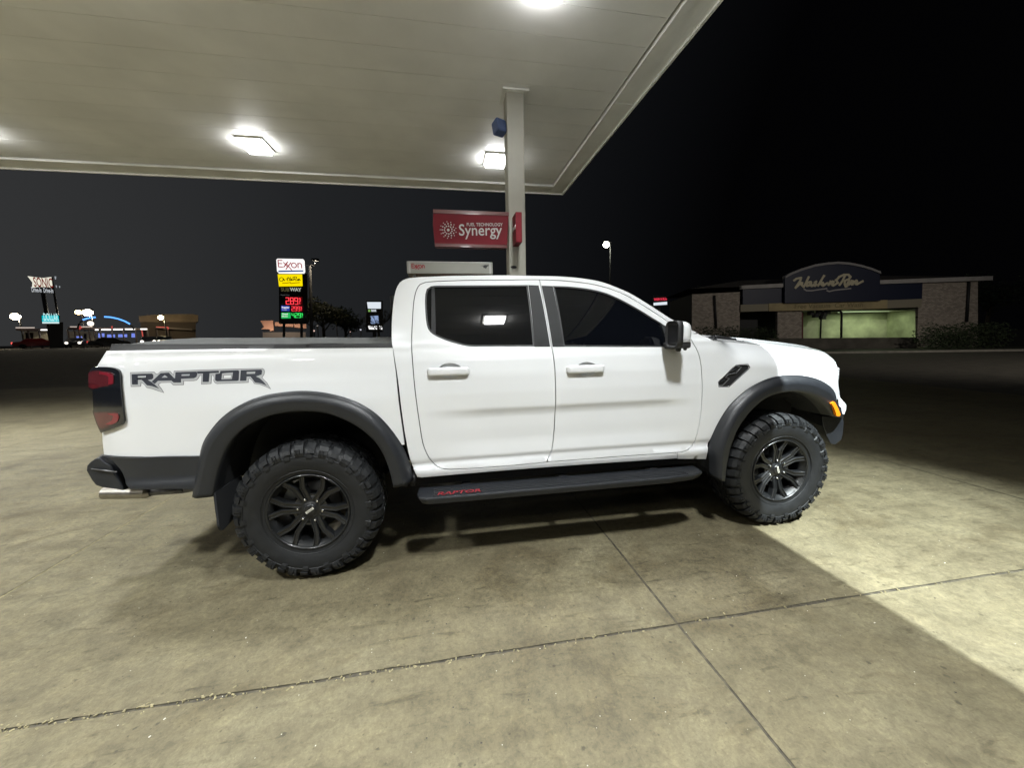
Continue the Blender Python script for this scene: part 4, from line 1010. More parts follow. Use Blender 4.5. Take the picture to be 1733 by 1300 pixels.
mb.add([tuple(k[1]), tuple(k[1]+q), tuple(k[0]+q), tuple(k[0])], [(0,1,2,3)]); mb.build('side_wall', M['brick'], bl); mb = MB(); k2 = [wp.p(1171, 498), wp.p(1171, 600)]
mb.add([tuple(k2[1]), tuple(k2[1]+q), tuple(k2[0]+q), tuple(k2[0])], [(0,1,2,3)]); mb.add([tuple(k2[1]+q), tuple(k[1]+q), tuple(k[0]+q), tuple(k2[0]+q)], [(0,1,2,3)]); mb.build('back_wall', mat('shade_dark_wall', (.03, .028, .025), .9), bl)  # left and back walls coloured dark in place of shade
SB('fascia_board', M['navy'], [(1256,488),(1324,485),(1324,514),(1256,517)], .12, 0); SB('fascia_board', M['navy'], [(1480,480),(1559,477),(1558,506),(1480,510)], .12, 0)
archp = [(1323,514),(1323,470),(1334,464),(1352,457),(1372,451),(1392,448),(1410,446.5),(1430,448),(1450,452),(1466,457),(1481,463),(1482,510)]
mb = MB(); wp.slab(mb, archp, .45, .125); gb = mb.build('gable_front', M['navy'], bl)
mb = MB()
for a, b in zip(archp[1:-2], archp[2:-1]): wp.slab(mb, [(a[0],a[1]-1.5),(b[0],b[1]-1.5),(b[0],b[1]+2.2),(a[0],a[1]+2.2)], .56, .10)
mb.build('gable_trim', mat('gable_grey', (.30, .29, .29), .7), gb)
M['eave'] = mat('eave_grey', (.42, .40, .38), .7, noise=(2, .15))
SB('eave_trim', M['eave'], [(1252,484),(1322,480.5),(1322,487),(1252,490)], .30, -.1); SB('eave_trim', M['eave'], [(1482,475),(1673,468),(1673,475),(1482,481.5)], .30, -.1)
mb = MB(); e1, e2 = wp.p(1165, 489), wp.p(1676, 468); rg1, rg2 = wp.p(1290, 477, 0)-wp.n*4, wp.p(1560, 462, 0)-wp.n*4
rg1[2] = rg2[2] = e1[2]+1.0; b1, b2 = e1-wp.n*8, e2-wp.n*8
mb.add([tuple(e1), tuple(e2), tuple(rg2), tuple(rg1), tuple(b1), tuple(b2)], [(0,1,2,3),(1,5,2),(5,4,3,2),(4,0,3)]); mb.build('roof', mat('roof_shingle', (.045, .038, .033), .95, noise=(3, .3)), bl)
band = mat('yellow_band', (.42, .34, .18), .7, noise=(1.5, .2))
lt_ = mat('lintel_tan', (.30, .27, .20), .8)
SB('lintel', lt_, [(1252,516),(1299,514.5),(1299,526.5),(1252,528)], .16, -.02); SB('lintel', lt_, [(1498,508.5),(1557,506),(1556,520),(1498,522)], .16, -.02)
mb = MB(); wp.slab(mb, [(1299,514),(1498,508),(1498,522.5),(1299,527)], .22, -.02); lb = mb.build('sign_band', band, bl)
text('band_lettering', 'Free Vacuum  Car Wash', .50, wp.mtx(1345, 519, .222), mat('faded_letter', (.20, .17, .08), .8), lb, ext=.01, fit=np.linalg.norm(wp.p(1460,515)-wp.p(1345,519)))
for a, b in ([(1209,500),(1212,556)], [(1640,476),(1636,545)]): mb = MB(); mb.tube([tuple(wp.p(*a, .08)), tuple(wp.p(*b, .08))], .09, 8); mb.build('downpipe', M['frame'], bl)
# bay with a lit greenish wall
mb = MB(); wp.rect(mb, 1358, 518, 1552, 600, -2.6, -2.8, 0, -2.6)
bay = mat('bay_wall', (.46, .50, .34), .7, noise=(.9, .4)); bw = mb.build('bay_wall', bay, bl)
mb = MB(); wp.rect(mb, 1252, 520, 1357, 600, -2.2, -2.4, 0, -2.2); mb.build('dark_bay_wall', M['frame'], bl)
mb = MB(); L0, L1 = wp.p(1358, 525), wp.p(1551, 525)
mb.add([tuple(L0), tuple(L1), tuple(L1-wp.n*2.6), tuple(L0-wp.n*2.6)], [(0,1,2,3)]); mb.build('bay_ceiling', M['lit'] if 'lit' in M else M['soffit_trim'], bl)
mb = MB()
for px in (1549,): 
    a, b = wp.p(px, 522), wp.p(px, 600); mb.add([tuple(a), tuple(b), tuple(b-wp.n*2.6), tuple(a-wp.n*2.6)], [(0,1,2,3)])
mb.build('bay_side_wall', bay, bl)
mb = MB(); mb.tube([tuple(wp.p(1423.5, 578, -.2)), tuple(wp.p(1424.5, 530, -.2)), tuple(wp.p(1422, 526.5, -.2)), tuple(wp.p(1402, 525.5, -.2))], .075, 8)
mb.tube([tuple(wp.p(1388, 578, -.5)), tuple(wp.p(1390, 530, -.5)), tuple(wp.p(1398, 526, -.5))], .06, 8); mb.build('wash_pipe', M['frame'], bl)
mb = MB()
for px, py in ((1372,530),(1380,534),(1386,529),(1394,532),(1400,528),(1392,537)): c = wp.p(px, py, -.6); mb.box(tuple(c-.16), tuple(c+.16), 0)
mb.build('spray_gear', M['steel'], bl)
mb = MB(); wp.rect(mb, 1359, 528, 1366, 578, -.5, -1.0); mb.build('wash_machine', mat('machine_red', (.12, .03, .025), .6), bl)
lt = bpy.data.lights.new('bay_lamp', 'AREA'); lt.shape = 'RECTANGLE'; lt.size = 3.5; lt.size_y = .3; lt.energy = 62; lt.color = (.86, 1, .62)
lo = bpy.data.objects.new('bay_lamp', lt); col.objects.link(lo); c = wp.p(1462, 526, -1.1); lo.location = c-np.array(BASE[bl.name])-np.array([0, 0, .12]); lo.parent = bl
lo.rotation_euler = (0, 0, math.atan2(wp.u[1], wp.u[0]))
mb = MB(); mb.box((-1.8, -.06, -.10), (1.8, .06, -.03), 0, Matrix.Translation(c) @ Matrix.Rotation(math.atan2(wp.u[1], wp.u[0]), 4, 'Z')); mb.build('tube_light', glow('green_tube', (.7, .9, .5), .5), bl)
mb = MB(); wp.slab(mb, [(1300,573),(1552,571),(1552,600),(1300,603)], 1.2, .9, 0, 1.2); solo(mb.build('low_wall', mat('low_wall_stucco', (.12, .11, .09), .9, noise=(1.5, .3))), 'low dark stucco wall in front of the green lit wash bay', 'wall')
# script lettering on the gable
def ZW(x, y): return (1320+x*.10387, 440+y*.10387)
WL = [[(225,335),(265,305),(340,290),(330,330),(250,455)],[(250,455),(345,370),(360,375),(345,400),(385,440)],[(385,440),(420,370),(465,275)],
 [(500,355),(450,365),(430,400),(440,425),(470,415),(505,365),(495,400),(515,425),(545,400)],[(590,350),(560,365),(585,395),(570,420),(545,415)],[(715,255),(690,290),(650,365),(615,420)],[(640,395),(690,370),(700,385),(680,410),(700,420),(765,375)],
 [(820,345),(785,410)],[(800,395),(850,350),(870,355),(845,405),(865,415),(940,370)],[(905,320),(925,345)],
 [(920,325),(960,275),(1040,240),(1110,240),(1145,275),(1120,310),(1050,340)],[(1050,265),(1020,330),(965,410)],[(1050,340),(1050,390),(1070,435),(1090,425)],
 [(1125,335),(1095,385),(1115,405),(1150,370),(1170,335),(1155,385),(1170,400)],[(1205,345),(1175,400)],[(1195,370),(1240,335),(1250,350),(1230,390),(1250,395),(1345,345)]]
base_m = wp.mtx(*ZW(700, 500), .46); inv = base_m.inverted()
def loc(x, y): v = inv @ Vector(wp.p(*ZW(x, y), .46)); return (v[0], v[1])
strokes('script_lettering', [[loc(*q) for q in l] for l in WL], .155, base_m, mat('script_cream', (.60, .54, .38), .5), gb, .03)
strokes('script_underline', [[loc(*q) for q in l] for l in ([(390,475),(430,500),(520,500),(640,480),(760,465)],[(760,500),(800,512),(900,490),(1150,465)])], .09, base_m, mat('script_grey', (.40, .38, .38), .5), gb, .03)
# --- foliage
def leaves(mb, c, r, n, s, mi=0, shell=.35):
    for _ in range(n):
        v = Vector((random.gauss(0, 1), random.gauss(0, 1), random.gauss(0, 1))).normalized()*(random.random()**shell)
        p = Vector(c)+Vector((v[0]*r[0], v[1]*r[1], v[2]*r[2])); a = Vector((random.gauss(0,1), random.gauss(0,1), random.gauss(0,1))).normalized(); b = a.orthogonal().normalized(); w_ = s*random.uniform(.6, 1.3)
        mb.add([p-a*w_, p+b*w_*.5, p+a*w_, p-b*w_*.5], [(0,1,2,3)], mi)
def tree(px, D, h, r, lab, leafm, n=1500, crown0=.35, bare=False, s=.14, group='trees beyond the station'):
    c = at(px, 565, D); g0 = gz(c[0], c[1]); t = empty('tree', (c[0], c[1], g0), lab, 'tree', group)
    mb = MB(); top = Vector((c[0], c[1], g0+h*.55)); mb.tube([(c[0], c[1], g0-.1), tuple(top)], [h*.028, h*.018], 8); tips = []
    def limb(p, d, L, r_, lv):
        e = p+d*L; mb.tube([tuple(p), tuple(e)], [r_, r_*.6], 5); tips.append(e)
        if lv:
            for _ in range(3 if not bare else 4): limb(e, (d+Vector((random.gauss(0,.5), random.gauss(0,.5), random.gauss(.1,.35)))).normalized(), L*.68, r_*.55, lv-1)
    for k in range(5):
        a = k*1.257+random.random(); limb(Vector((c[0], c[1], g0+h*random.uniform(.3, .55))), Vector((math.cos(a)*.8, math.sin(a)*.8, random.uniform(.5, 1.1))).normalized(), h*.17, h*.012, 3 if bare else 2)
    mb.build('trunk', M['bark'], t)
    if not bare:
        mb = MB()
        for e in tips: leaves(mb, e, (r*.3, r*.3, r*.26), max(6, n//len(tips)), s)
        mb.build('crown', leafm, t)
    return t
lm1 = mat('olive_leaf', (.075, .075, .035), .6, noise=(3, .4)); lm2 = mat('dark_leaf', (.03, .04, .02), .7, noise=(3, .4))
tree(548, 36, 6.3, 2.6, 'tree with pale tipped crown beside the utility pole', lm1, 2400)
tree(585, 40, 5.8, 2.6, 'darker tree just left of the white lit road sign', lm2, 1800)
tree(641, 37, 5.2, 2.2, 'bare branched tree in front of the white lit road sign', lm2, bare=True)
tree(1668, 34, 7.0, 3.6, 'dark tree at the right edge beyond the brick building', lm2, 2200)
tree(1205, 45, 8.0, 3.4, 'dark tree rising behind the left end of the brick building', lm2, 1500)
def bush(name, px0, px1, D, y0, lab):
    mb = MB(); 
    for k in range(9):
        c = at(px0+(px1-px0)*(k+.5)/9, 590, D+random.uniform(-.3, .3)); zt = at(px0, y0, D)[2]; hh = zt*random.uniform(.85, 1.0)/2
        leaves(mb, (c[0], c[1], hh), (.95, .8, hh), 420, .085, 0, .25)
    return solo(mb.build(name, M['bush']), lab, 'bush', 'clipped bushes by the car wash')
bush('hedge', 1562, 1690, 26.2, 545, 'dark clipped hedge right of the green lit wash bay')
bush('hedge', 1182, 1300, 28.0, 550, 'dark clipped hedge left of the wash bay behind the bonnet')
mb = MB(); a, b = at(1425, 597.5, 24.4), at(1700, 597.5, 23.6); d_ = b-a; d_[2] = 0; d_ /= np.linalg.norm(d_); nn = np.array([-d_[1], d_[0], 0])
p, q = a-d_*14, b+d_*30; p[2] = q[2] = 0
mb.add([tuple(v) for v in (p, q, q+nn*.18, p+nn*.18)]+[tuple(v+np.array([0,0,.13])) for v in (p, q, q+nn*.18, p+nn*.18)], [(0,1,5,4),(4,5,6,7),(2,3,7,6),(0,4,7,3),(1,2,6,5)])
solo(mb.build('kerb', mat('kerb_concrete', (.34, .32, .27), .8, noise=(3, .2))), None, None, kind='structure')
mb = MB(); mb.add([tuple(v+np.array([0,0,.10])) for v in (p+nn*.181, q+nn*.181, q+nn*7, p+nn*7)], [(0,1,2,3)]); solo(mb.build('verge', mat('verge_grass', (.03, .035, .018), .9, noise=(4, .4))), None, None, kind='structure')
# --- street lamps
def bulb_mat(c, s): return glow('lamp_glow', c, s)
def street_lamp(px, py, D, lab, c, s, r=.22, watts=0, group='street lamps and floodlights beyond the station', pole_off=.5):
    p = at(px, py, D); g0 = gz(p[0], p[1]); t = empty('street_lamp', (p[0]+pole_off, p[1], g0), lab, 'street lamp', group)
    mb = MB(); mb.tube([(p[0]+pole_off, p[1], g0-.1), (p[0]+pole_off, p[1], p[2]+r*.9), (p[0], p[1], p[2]+r*1.1)], [.11, .07, .05], 8); mb.build('pole', M['polegrey'], t)
    mb = MB(); mb.box((p[0]-r*.8, p[1]-r*.7, p[2]+r*.85), (p[0]+r*.8, p[1]+r*.7, p[2]+r*1.15)); mb.build('head', M['polegrey'], t, bevel=.03)
    mb = MB(); rows = [[(p[0]+r*math.sin(b)*math.cos(a), p[1]+r*math.sin(b)*math.sin(a), p[2]-r*.9*math.cos(b)) for a in np.linspace(0, 2*math.pi, 17)] for b in np.linspace(0, math.pi, 11)]
    mb.grid(rows); mb.build('bulb', bulb_mat(c, s), t)
    if watts:
        l = bpy.data.lights.new('lamp_light', 'POINT'); l.energy = watts; l.color = c; l.shadow_soft_size = .25; lo = bpy.data.objects.new('lamp_light', l); col.objects.link(lo); lo.parent = t; lo.location = (-pole_off, 0, p[2]-g0-r*.9)
    return t
street_lamp(1026, 414, 42, 'bright yellowish street lamp in the dark sky above the bonnet', (1, 1, .82), 40, .33, 60)
street_lamp(26, 536, 58, 'glaring warm floodlight at the far left edge of the drive in', (1, .86, .62), 60, .52, 900)
street_lamp(149, 529.5, 60, 'brightest warm floodlight, above the drive in canopy', (1, .90, .70), 80, .55, 1500)
street_lamp(132.5, 528.5, 62, 'orange floodlight just left of the brightest one', (1, .66, .34), 20, .38, 0)
street_lamp(272, 537.5, 60, 'small warm lamp by the brown roofed building', (1, .85, .50), 30, .34, 900)
# --- station price sign
ps = facing(491, 33, -.10); pc = ps.p(495, 600); psn = empty('price_sign', (pc[0], pc[1], 0), 'tall station price sign with white, yellow and dark panels', 'sign')
mb = MB(); ps.rect(mb, 472, 463, 520, 548, -.02, -.45); mb.build('cabinet', mat('sign_cabinet', (.025, .025, .03), .5), psn)
mb = MB()
for a, b in ((478, 482), (508, 512)): ps.rect(mb, a, 547, b, 600, -.1, -.35)
mb.build('post', M['polegrey'], psn)
def lit(name, c, s): return glow(name, c, s)
mb = MB(); ps.slab(mb, [(467.5,439.5),(469.5,437.5),(512.5,438.2),(514.6,440),(516,459),(514,462),(471,461.5),(468.8,459)], .02, -.45); wpn = mb.build('white_panel', lit('panel_white', (1, .99, .97), 1.05), psn, bevel=.02)
def zp(x, y): return (440+x*.1384, 420+y*.1384)
o_ = ps.p(*zp(228, 228), .03); q_ = ps.p(*zp(515, 228), .03); uu = ps.u if ps.u @ _r > 0 else -ps.u
exxon('logo_lettering', o_, uu, np.linalg.norm(q_-o_)/3.25, lit('logo_red_lit', (.42, .03, .05), .7), wpn, .02, w=.10)
mb = MB(); ps.slab(mb, [zp(225,274), zp(530,270), zp(530,286), zp(225,292)], .035, .0205); mb.build('blue_stripe', lit('stripe_blue', (.02, .10, .34), .7), wpn)
mb = MB(); ps.slab(mb, [zp(216,318), zp(515,318), zp(521,464), zp(232,468)], .02, -.45); yl = mb.build('yellow_panel', lit('panel_yellow', (1, .78, .0), 1.0), psn, bevel=.02)
OT = [arc(262,382,24,24,60,420,12),[(285,375),(278,398)],[(278,395),(292,375),(298,397),(308,390)],[(345,352),(330,395),(340,397)],[(318,375),(360,365)],[(375,355),(355,397),(368,378),(376,380),(372,397)],[(382,388),(396,376),(385,376),(382,395),(400,390)],
      [(420,355),(405,398)],[(395,362),(430,348),(450,356),(440,374),(418,378),(440,398)],[(455,376),(450,396),(464,392),(468,376),(466,396)],[(476,376),(472,397)],[(472,392),(484,376),(488,396),(496,390)]]
bm_ = ps.mtx(*zp(370, 420), .03); iv = bm_.inverted()
def l2(x, y): v = iv @ Vector(ps.p(*zp(x, y), .03)); return (v[0], v[1])
strokes('script_lettering', [[l2(*q) for q in l] for l in OT], .045, bm_, lit('ink', (.02, .02, .02), .05), yl, .01)
strokes('underline', [[l2(*q) for q in l] for l in ([(275,428),(330,426),(372,418),(378,432),(430,424),(485,420)],)], .05, bm_, lit('underline_red', (.5, .08, .0), .3), yl, .01)
kx = lambda px: np.linalg.norm(ps.p(px+1, 500)-ps.p(px, 500))
text('grey_lettering', 'SUB', kx(480)*9.2, ps.mtx(475.5, 490.2, .02), lit('dim_olive', (.16, .15, .06), .5), psn, ext=.01, off=.012, fit=np.linalg.norm(ps.p(489.5,490)-ps.p(475.5,490)))
text('grey_lettering', 'WAY', kx(480)*9.2, ps.mtx(490.5, 490.0, .02), lit('pale_green', (.55, .60, .52), .75), psn, ext=.01, off=.012, fit=np.linalg.norm(ps.p(510,490)-ps.p(490.5,490)))
text('small_lettering', 'Regular Cash', kx(480)*2.8, ps.mtx(475, 499, .02), lit('dim_grey', (.3, .3, .3), .4), psn, ext=.005)
SEG = {'0': 'abcdef', '1': 'bc', '2': 'abged', '3': 'abgcd', '4': 'fgbc', '5': 'afgcd', '8': 'abcdefg', '9': 'abcfgd'}
def digits(name, s, x0, y0, x1, y1, m_, frac=True):
    mb_ = ps.mtx(x0, y1, .02); iv_ = mb_.inverted()
    w_ = (iv_ @ Vector(ps.p(x1, y1, .02)))[0]; h_ = (iv_ @ Vector(ps.p(x0, y0, .02)))[1]; n = len([c for c in s if c != '.'])+(.55 if frac else 0); cw = w_/n; L_ = []; x = 0
    def dig(c, x, y, w2, h2):
        g_ = {'a': [(x,y+h2),(x+w2,y+h2)], 'b': [(x+w2,y+h2),(x+w2,y+h2/2)], 'c': [(x+w2,y+h2/2),(x+w2,y)], 'd': [(x,y),(x+w2,y)], 'e': [(x,y),(x,y+h2/2)], 'f': [(x,y+h2/2),(x,y+h2)], 'g': [(x,y+h2/2),(x+w2,y+h2/2)]}
        return [g_[k] for k in SEG[c]]
    for c in s:
        if c == '.': L_.append([(x-cw*.16, 0), (x-cw*.12, 0)]); continue
        L_ += dig(c, x, 0, cw*.66, h_); x += cw
    if frac: L_ += [(.6, l) for l in dig('9', x, h_*.56, cw*.3, h_*.42)]+[(.6, [(x, h_*.46), (x+cw*.3, h_*.46)])]+[(.6, l) for l in dig('1', x-cw*.12, 0, cw*.2, h_*.38)]
    return strokes(name, L_, h_*.095, mb_, m_, psn, .02)
redm = lit('led_red', (1, .05, .07), 1.6); grm = lit('led_green', (.05, 1, .16), 1.3)
mb = MB(); ps.slab(mb, [zp(312,596), zp(518,596), zp(518,692), zp(312,692)], .012, -.019); mb.build('digit_board', lit('red_board', (.07, .002, .003), .8), psn)
digits('price_digits', '2.89', *zp(322, 606), *zp(512, 684), redm)
mb = MB(); ps.slab(mb, [zp(380,704), zp(524,704), zp(526,772), zp(382,774)], .012, -.019); mb.build('digit_board', lit('red_board', (.07, .002, .003), .8), psn)
digits('price_digits', '2.99', *zp(390, 714), *zp(522, 766), redm)
digits('price_digits', '4.29', *zp(394, 795), *zp(534, 848), grm)
mb = MB(); ps.slab(mb, [zp(260,702), zp(362,706), zp(362,768), zp(260,768)], .02, -.019); bp_ = mb.build('blue_panel', lit('panel_blue', (.03, .06, .40), .9), psn)
text('panel_lettering', 'Regular', kx(480)*4.2, ps.mtx(*zp(266, 724), .024), lit('panel_letter', (1, 1, 1), .9), bp_, ext=.004, off=.006); text('panel_lettering', 'Credit', kx(480)*3.2, ps.mtx(*zp(270, 752), .024), lit('panel_letter', (1, 1, 1), .6), bp_, ext=.004)
mb = MB(); ps.slab(mb, [zp(260,790), zp(372,788), zp(376,858), zp(262,860)], .02, -.019); gp_ = mb.build('green_panel', lit('panel_green', (.02, .55, .12), .9), psn)
text('panel_lettering', 'Diesel', kx(480)*3.9, ps.mtx(*zp(270, 806), .024), lit('panel_letter', (1, 1, 1), .8), gp_, ext=.004, off=.006); text('panel_lettering', 'Efficient', kx(480)*3.2, ps.mtx(*zp(266, 834), .024), lit('panel_letter', (1, 1, 1), .8), gp_, ext=.004, off=.004)
# utility pole
up = facing(526, 34); c = ps.p(526, 600); uc = up.p(526, 575); upo = empty('utility_pole', (uc[0], uc[1], 0), 'grey utility pole with a cross arm right of the price sign', 'pole')
mb = MB(); mb.tube([(uc[0], uc[1], -.1), tuple(up.p(524.5, 449))], [.17, .11], 8); mb.build('shaft', mat('weathered_pole', (.16, .15, .14), .8), upo)
mb = MB(); mb.tube([tuple(up.p(517.5, 449.5)), tuple(up.p(531.5, 449)), tuple(up.p(533, 441))], .05, 6); h_ = up.p(533.5, 439.5); mb.box(tuple(h_-np.array([.28,.15,.10])), tuple(h_+np.array([.28,.15,.10]))); mb.build('lamp_arm', M['polegrey'], upo)
l = bpy.data.lights.new('added_tree_fill', 'POINT'); l.energy = 130; l.color = (1, .88, .68); l.shadow_soft_size = .1; lo = bpy.data.objects.new('added_tree_fill', l); col.objects.link(lo); lo.parent = upo; lo.location = (h_[0]-uc[0], h_[1]-uc[1], h_[2]-.3)  # light added at the unlit lamp head to brighten the nearby trees
# brown fascia building behind the price sign
bb = facing(480, 46); cc = bb.p(482, 575); bn = empty('brown_roof_building', (cc[0], cc[1], 0), 'low building with dim brown stepped roof boards below the price sign', 'building')
mbm = mat('brown_board', (.28, .15, .10), .8, emit=(.16, .085, .055), estr=0); 
def zq(x, y): return (440+x*.1384, 420+y*.1384)
mb = MB(); bb.slab(mb, [zq(5,888), zq(160,886), zq(166,1008), zq(125,1012), zq(118,992), zq(15,990), zq(52,962)], .3, -4); bb.slab(mb, [zq(182,905), zq(405,900), zq(408,960), zq(182,950)], 0, -4); bb.slab(mb, [zq(406,886), zq(560,890), zq(566,982), zq(420,966)], .3, -4); mb.build('roof_board', mbm, bn)
for px in (455, 480, 506):  # unseen lights added to brighten the brown boards
    q = bb.p(px, 566, 2.2); l = bpy.data.lights.new('added_board_fill', 'AREA'); l.size = .4; l.energy = 55; l.color = (1, .82, .66); lo = bpy.data.objects.new('added_board_fill', l); col.objects.link(lo); lo.parent = bn; lo.location = q-np.array(BASE[bn.name])
    lo.rotation_euler = Vector(-bb.n+np.array([0, 0, .35])).to_track_quat('-Z', 'Y').to_euler()
mb = MB(); bb.rect(mb, 444, 562, 518, 600, -1, -5); mb.build('wall', mat('dim_wall', (.10, .09, .08), .9), bn)
def spot_light(px, py, D, c, s, r, lab):
    p = at(px, py, D); mb = MB(); mb.cyl(tuple(p), tuple(p+np.array([0, .15, 0])), r, n=10); g0 = gz(p[0], p[1]); mb.box((p[0]-.06, p[1]+.16, g0-.1), (p[0]+.06, p[1]+.26, p[2]), 1); mb.box((p[0]-r, p[1]+.151, p[2]-r), (p[0]+r, p[1]+.22, p[2]+r), 1)
    return solo(mb.build('path_light', [glow('small_glow', c, s), M['polegrey']]), lab, 'light', 'small far lights')
for px, py, c, lab in ((536.5, 551, (.20,.18,.17), 'dim square light behind the tree right of the utility pole'), (568.5, 545.5, (.8,.8,.85), 'small white far light between the two trees'), (592, 561, (.7,.45,.4), 'small pinkish far light low by the darker tree'), (610, 558, (.6,.6,.7), 'faint pair light just left of the white road sign'), (531, 560, (.75,.5,.42), 'tiny orange light under the utility pole'),
                       (1139, 530, (.8,.8,.8), 'pinpoint far light beside the windscreen pillar'), (1166, 540, (.30,.30,.30), 'dim far light above the mirror')):
    spot_light(px, py, 55, c, 1.2, .11, lab)
# white lit road sign behind the bare tree
rs = facing(634, 44, .1); rc = rs.p(634, 575); rsn = empty('road_sign', (rc[0], rc[1], 0), 'white lit road sign partly hidden by bare branches', 'sign')
def zr(x, y): return (600+x*.07692, 480+y*.07692)
mb = MB(); rs.rect(mb, 620, 509, 648, 562, -.02, -.4); mb.build('cabinet', mat('sign_cabinet_dark', (.02, .02, .022), .6), rsn)
mb = MB(); rs.rect(mb, 631, 561, 637, 600, -.1, -.3); mb.build('post', M['polegrey'], rsn)
wl = lit('road_white', (.85, .92, 1), .85)
mb = MB(); rs.slab(mb, [zr(275,405), zr(580,405), zr(580,550), zr(295,550)], .0, -.019); mb.build('top_panel', wl, rsn)
mb = MB(); rs.slab(mb, [zr(300,575), zr(350,575), zr(350,620), zr(302,620)], 0, -.019); mb.build('green_square', lit('road_green', (.25, .5, .12), .8), rsn)
text('sign_lettering', 'BANK', .34, rs.mtx(*zr(372, 595), 0), wl, rsn, ext=.01, off=.012, fit=np.linalg.norm(rs.p(637,526)-rs.p(628.6,526)))
mb = MB(); rs.slab(mb, [zr(345,710), zr(520,705), zr(540,880), zr(360,890)], 0, -.019); mb.build('picture_panel', mat('picture_blue', (.1, .1, .15), .5, emit=(.35, .48, .80), estr=.7), rsn)
mb = MB(); rs.slab(mb, [zr(298,930), zr(605,930), zr(612,1008), zr(318,1004)], 0, -.019); mb.build('bottom_panel', lit('road_white2', (1, 1, 1), 1.3), rsn)
# red board right of the windscreen
rb = facing(1118, 52); c = rb.p(1118, 580); rbn = empty('message_board', (c[0], c[1], 0), 'far message board with red and white lit lines by the windscreen', 'sign')
mb = MB(); rb.rect(mb, 1105, 500, 1130, 519, -.02, -.4); mb.build('cabinet', M['frame'], rbn); mb = MB(); rb.rect(mb, 1114, 518, 1118, 600, -.1, -.3); mb.build('post', M['polegrey'], rbn)
mb = MB(); rb.slab(mb, [(1106,512.5),(1129,510.5),(1129,515.5),(1106,517)], 0, -.019); mb.build('white_line', wl, rbn)
text('red_lettering', 'WASH N RUN', kx(480)*0+.46, rb.mtx(1106.5, 507, 0), lit('board_red', (1, .05, .10), .8), rbn, ext=.01, off=.02, fit=np.linalg.norm(rb.p(1128.5,507)-rb.p(1106.5,507)))
# --- drive-in on the left
def zb(x, y): return (x*.19042, 450+y*.19042)
dp = facing(75, 55, 0); c = dp.p(75, 588); sgo = empty('drive_in_sign', (c[0], c[1], gz(c[0], c[1])), 'cream SONIC pole sign with notched left edge', 'sign')
mb = MB(); dp.slab(mb, [zb(245,90), zb(330,102), zb(385,106), zb(456,98), zb(468,190), zb(400,184), zb(345,184), zb(284,192), zb(288,145)], 0, -.4); pn = mb.build('panel', lit('cream_panel', (.95, .93, .78), .85), sgo)
text('panel_lettering', 'SONIC', .215*8.6, dp.mtx(*zb(298, 147), .01), lit('maroon', (.25, .015, .01), .6), pn, ext=.01, off=.03, fit=np.linalg.norm(dp.p(*zb(466,147))-dp.p(*zb(298,147))))
mb = MB(); dp.slab(mb, [zb(272,194), zb(476,192), zb(480,226), zb(276,226)], -.02, -.35); b_ = mb.build('lower_box', M['frame'], sgo); text('panel_lettering', 'Drive-In  Drive-In', .95, dp.mtx(*zb(280, 212), 0), lit('white_letters', (.8, .85, .9), .7), b_, ext=.01, off=.012, fit=np.linalg.norm(dp.p(*zb(470,212))-dp.p(*zb(280,212))))
mb = MB(); dp.slab(mb, [zb(484,92), zb(500,92), zb(498,118), zb(488,116)], -.1, -.2); dp.slab(mb, [zb(494,170), zb(506,174), zb(506,195), zb(498,190)], -.1, -.2); dp.slab(mb, [zb(524,176), zb(536,180), zb(534,196), zb(526,190)], -.1, -.2)
mb.build('side_marks', lit('mark_pale', (.5, .55, .6), .6), sgo)
mb = MB(); p = dp.p(*zb(380, 226), -.2); mb.tube([(p[0], p[1], gz(p[0], p[1])-.1), (p[0], p[1], p[2])], .22, 8); p2 = dp.p(*zb(478, 226), -.2); mb.tube([(p2[0], p2[1], gz(p2[0], p2[1])-.1), (p2[0], p2[1], p2[2]+2)], .12, 8); mb.build('post', M['frame'], sgo)
dl = facing(88, 50); c = dl.p(95, 588); dlo = empty('teal_sign', (c[0], c[1], gz(c[0], c[1])), 'small teal lit DOLLAR sign on a dark pylon', 'sign')
mb = MB(); dl.rect(mb, 84, 545, 107, 589, -.4, -1.2); dl.slab(mb, [zb(365,436), zb(532,436), zb(534,516), zb(368,516)], -.02, -.39); mb.build('pylon', mat('pylon_grey', (.10, .10, .10), .8), dlo)
mb = MB(); dl.slab(mb, [zb(371,441), zb(520,440), zb(526,498), zb(374,498)], 0, -.019); tp_ = mb.build('teal_panel', lit('teal', (.0, .55, .62), .9), dlo)
mb = MB(); dl.slab(mb, [zb(374,499), zb(526,499), zb(526,512), zb(376,512)], 0, -.019); mb.build('pale_strip', lit('pale_strip', (.75, .95, .95), .9), dlo)
text('panel_lettering', 'DOLLAR', 1.35, dl.mtx(*zb(388, 458), .01), lit('teal_white', (.6, 1, 1), .9), tp_, ext=.01, off=.02, fit=np.linalg.norm(dl.p(*zb(514,458))-dl.p(*zb(384,458)))); text('panel_lettering', 'DENTAL CENTER', .62, dl.mtx(*zb(382, 484), .01), lit('teal_white2', (.5, .95, .95), .7), tp_, ext=.01, fit=np.linalg.norm(dl.p(*zb(514,458))-dl.p(*zb(384,458))))
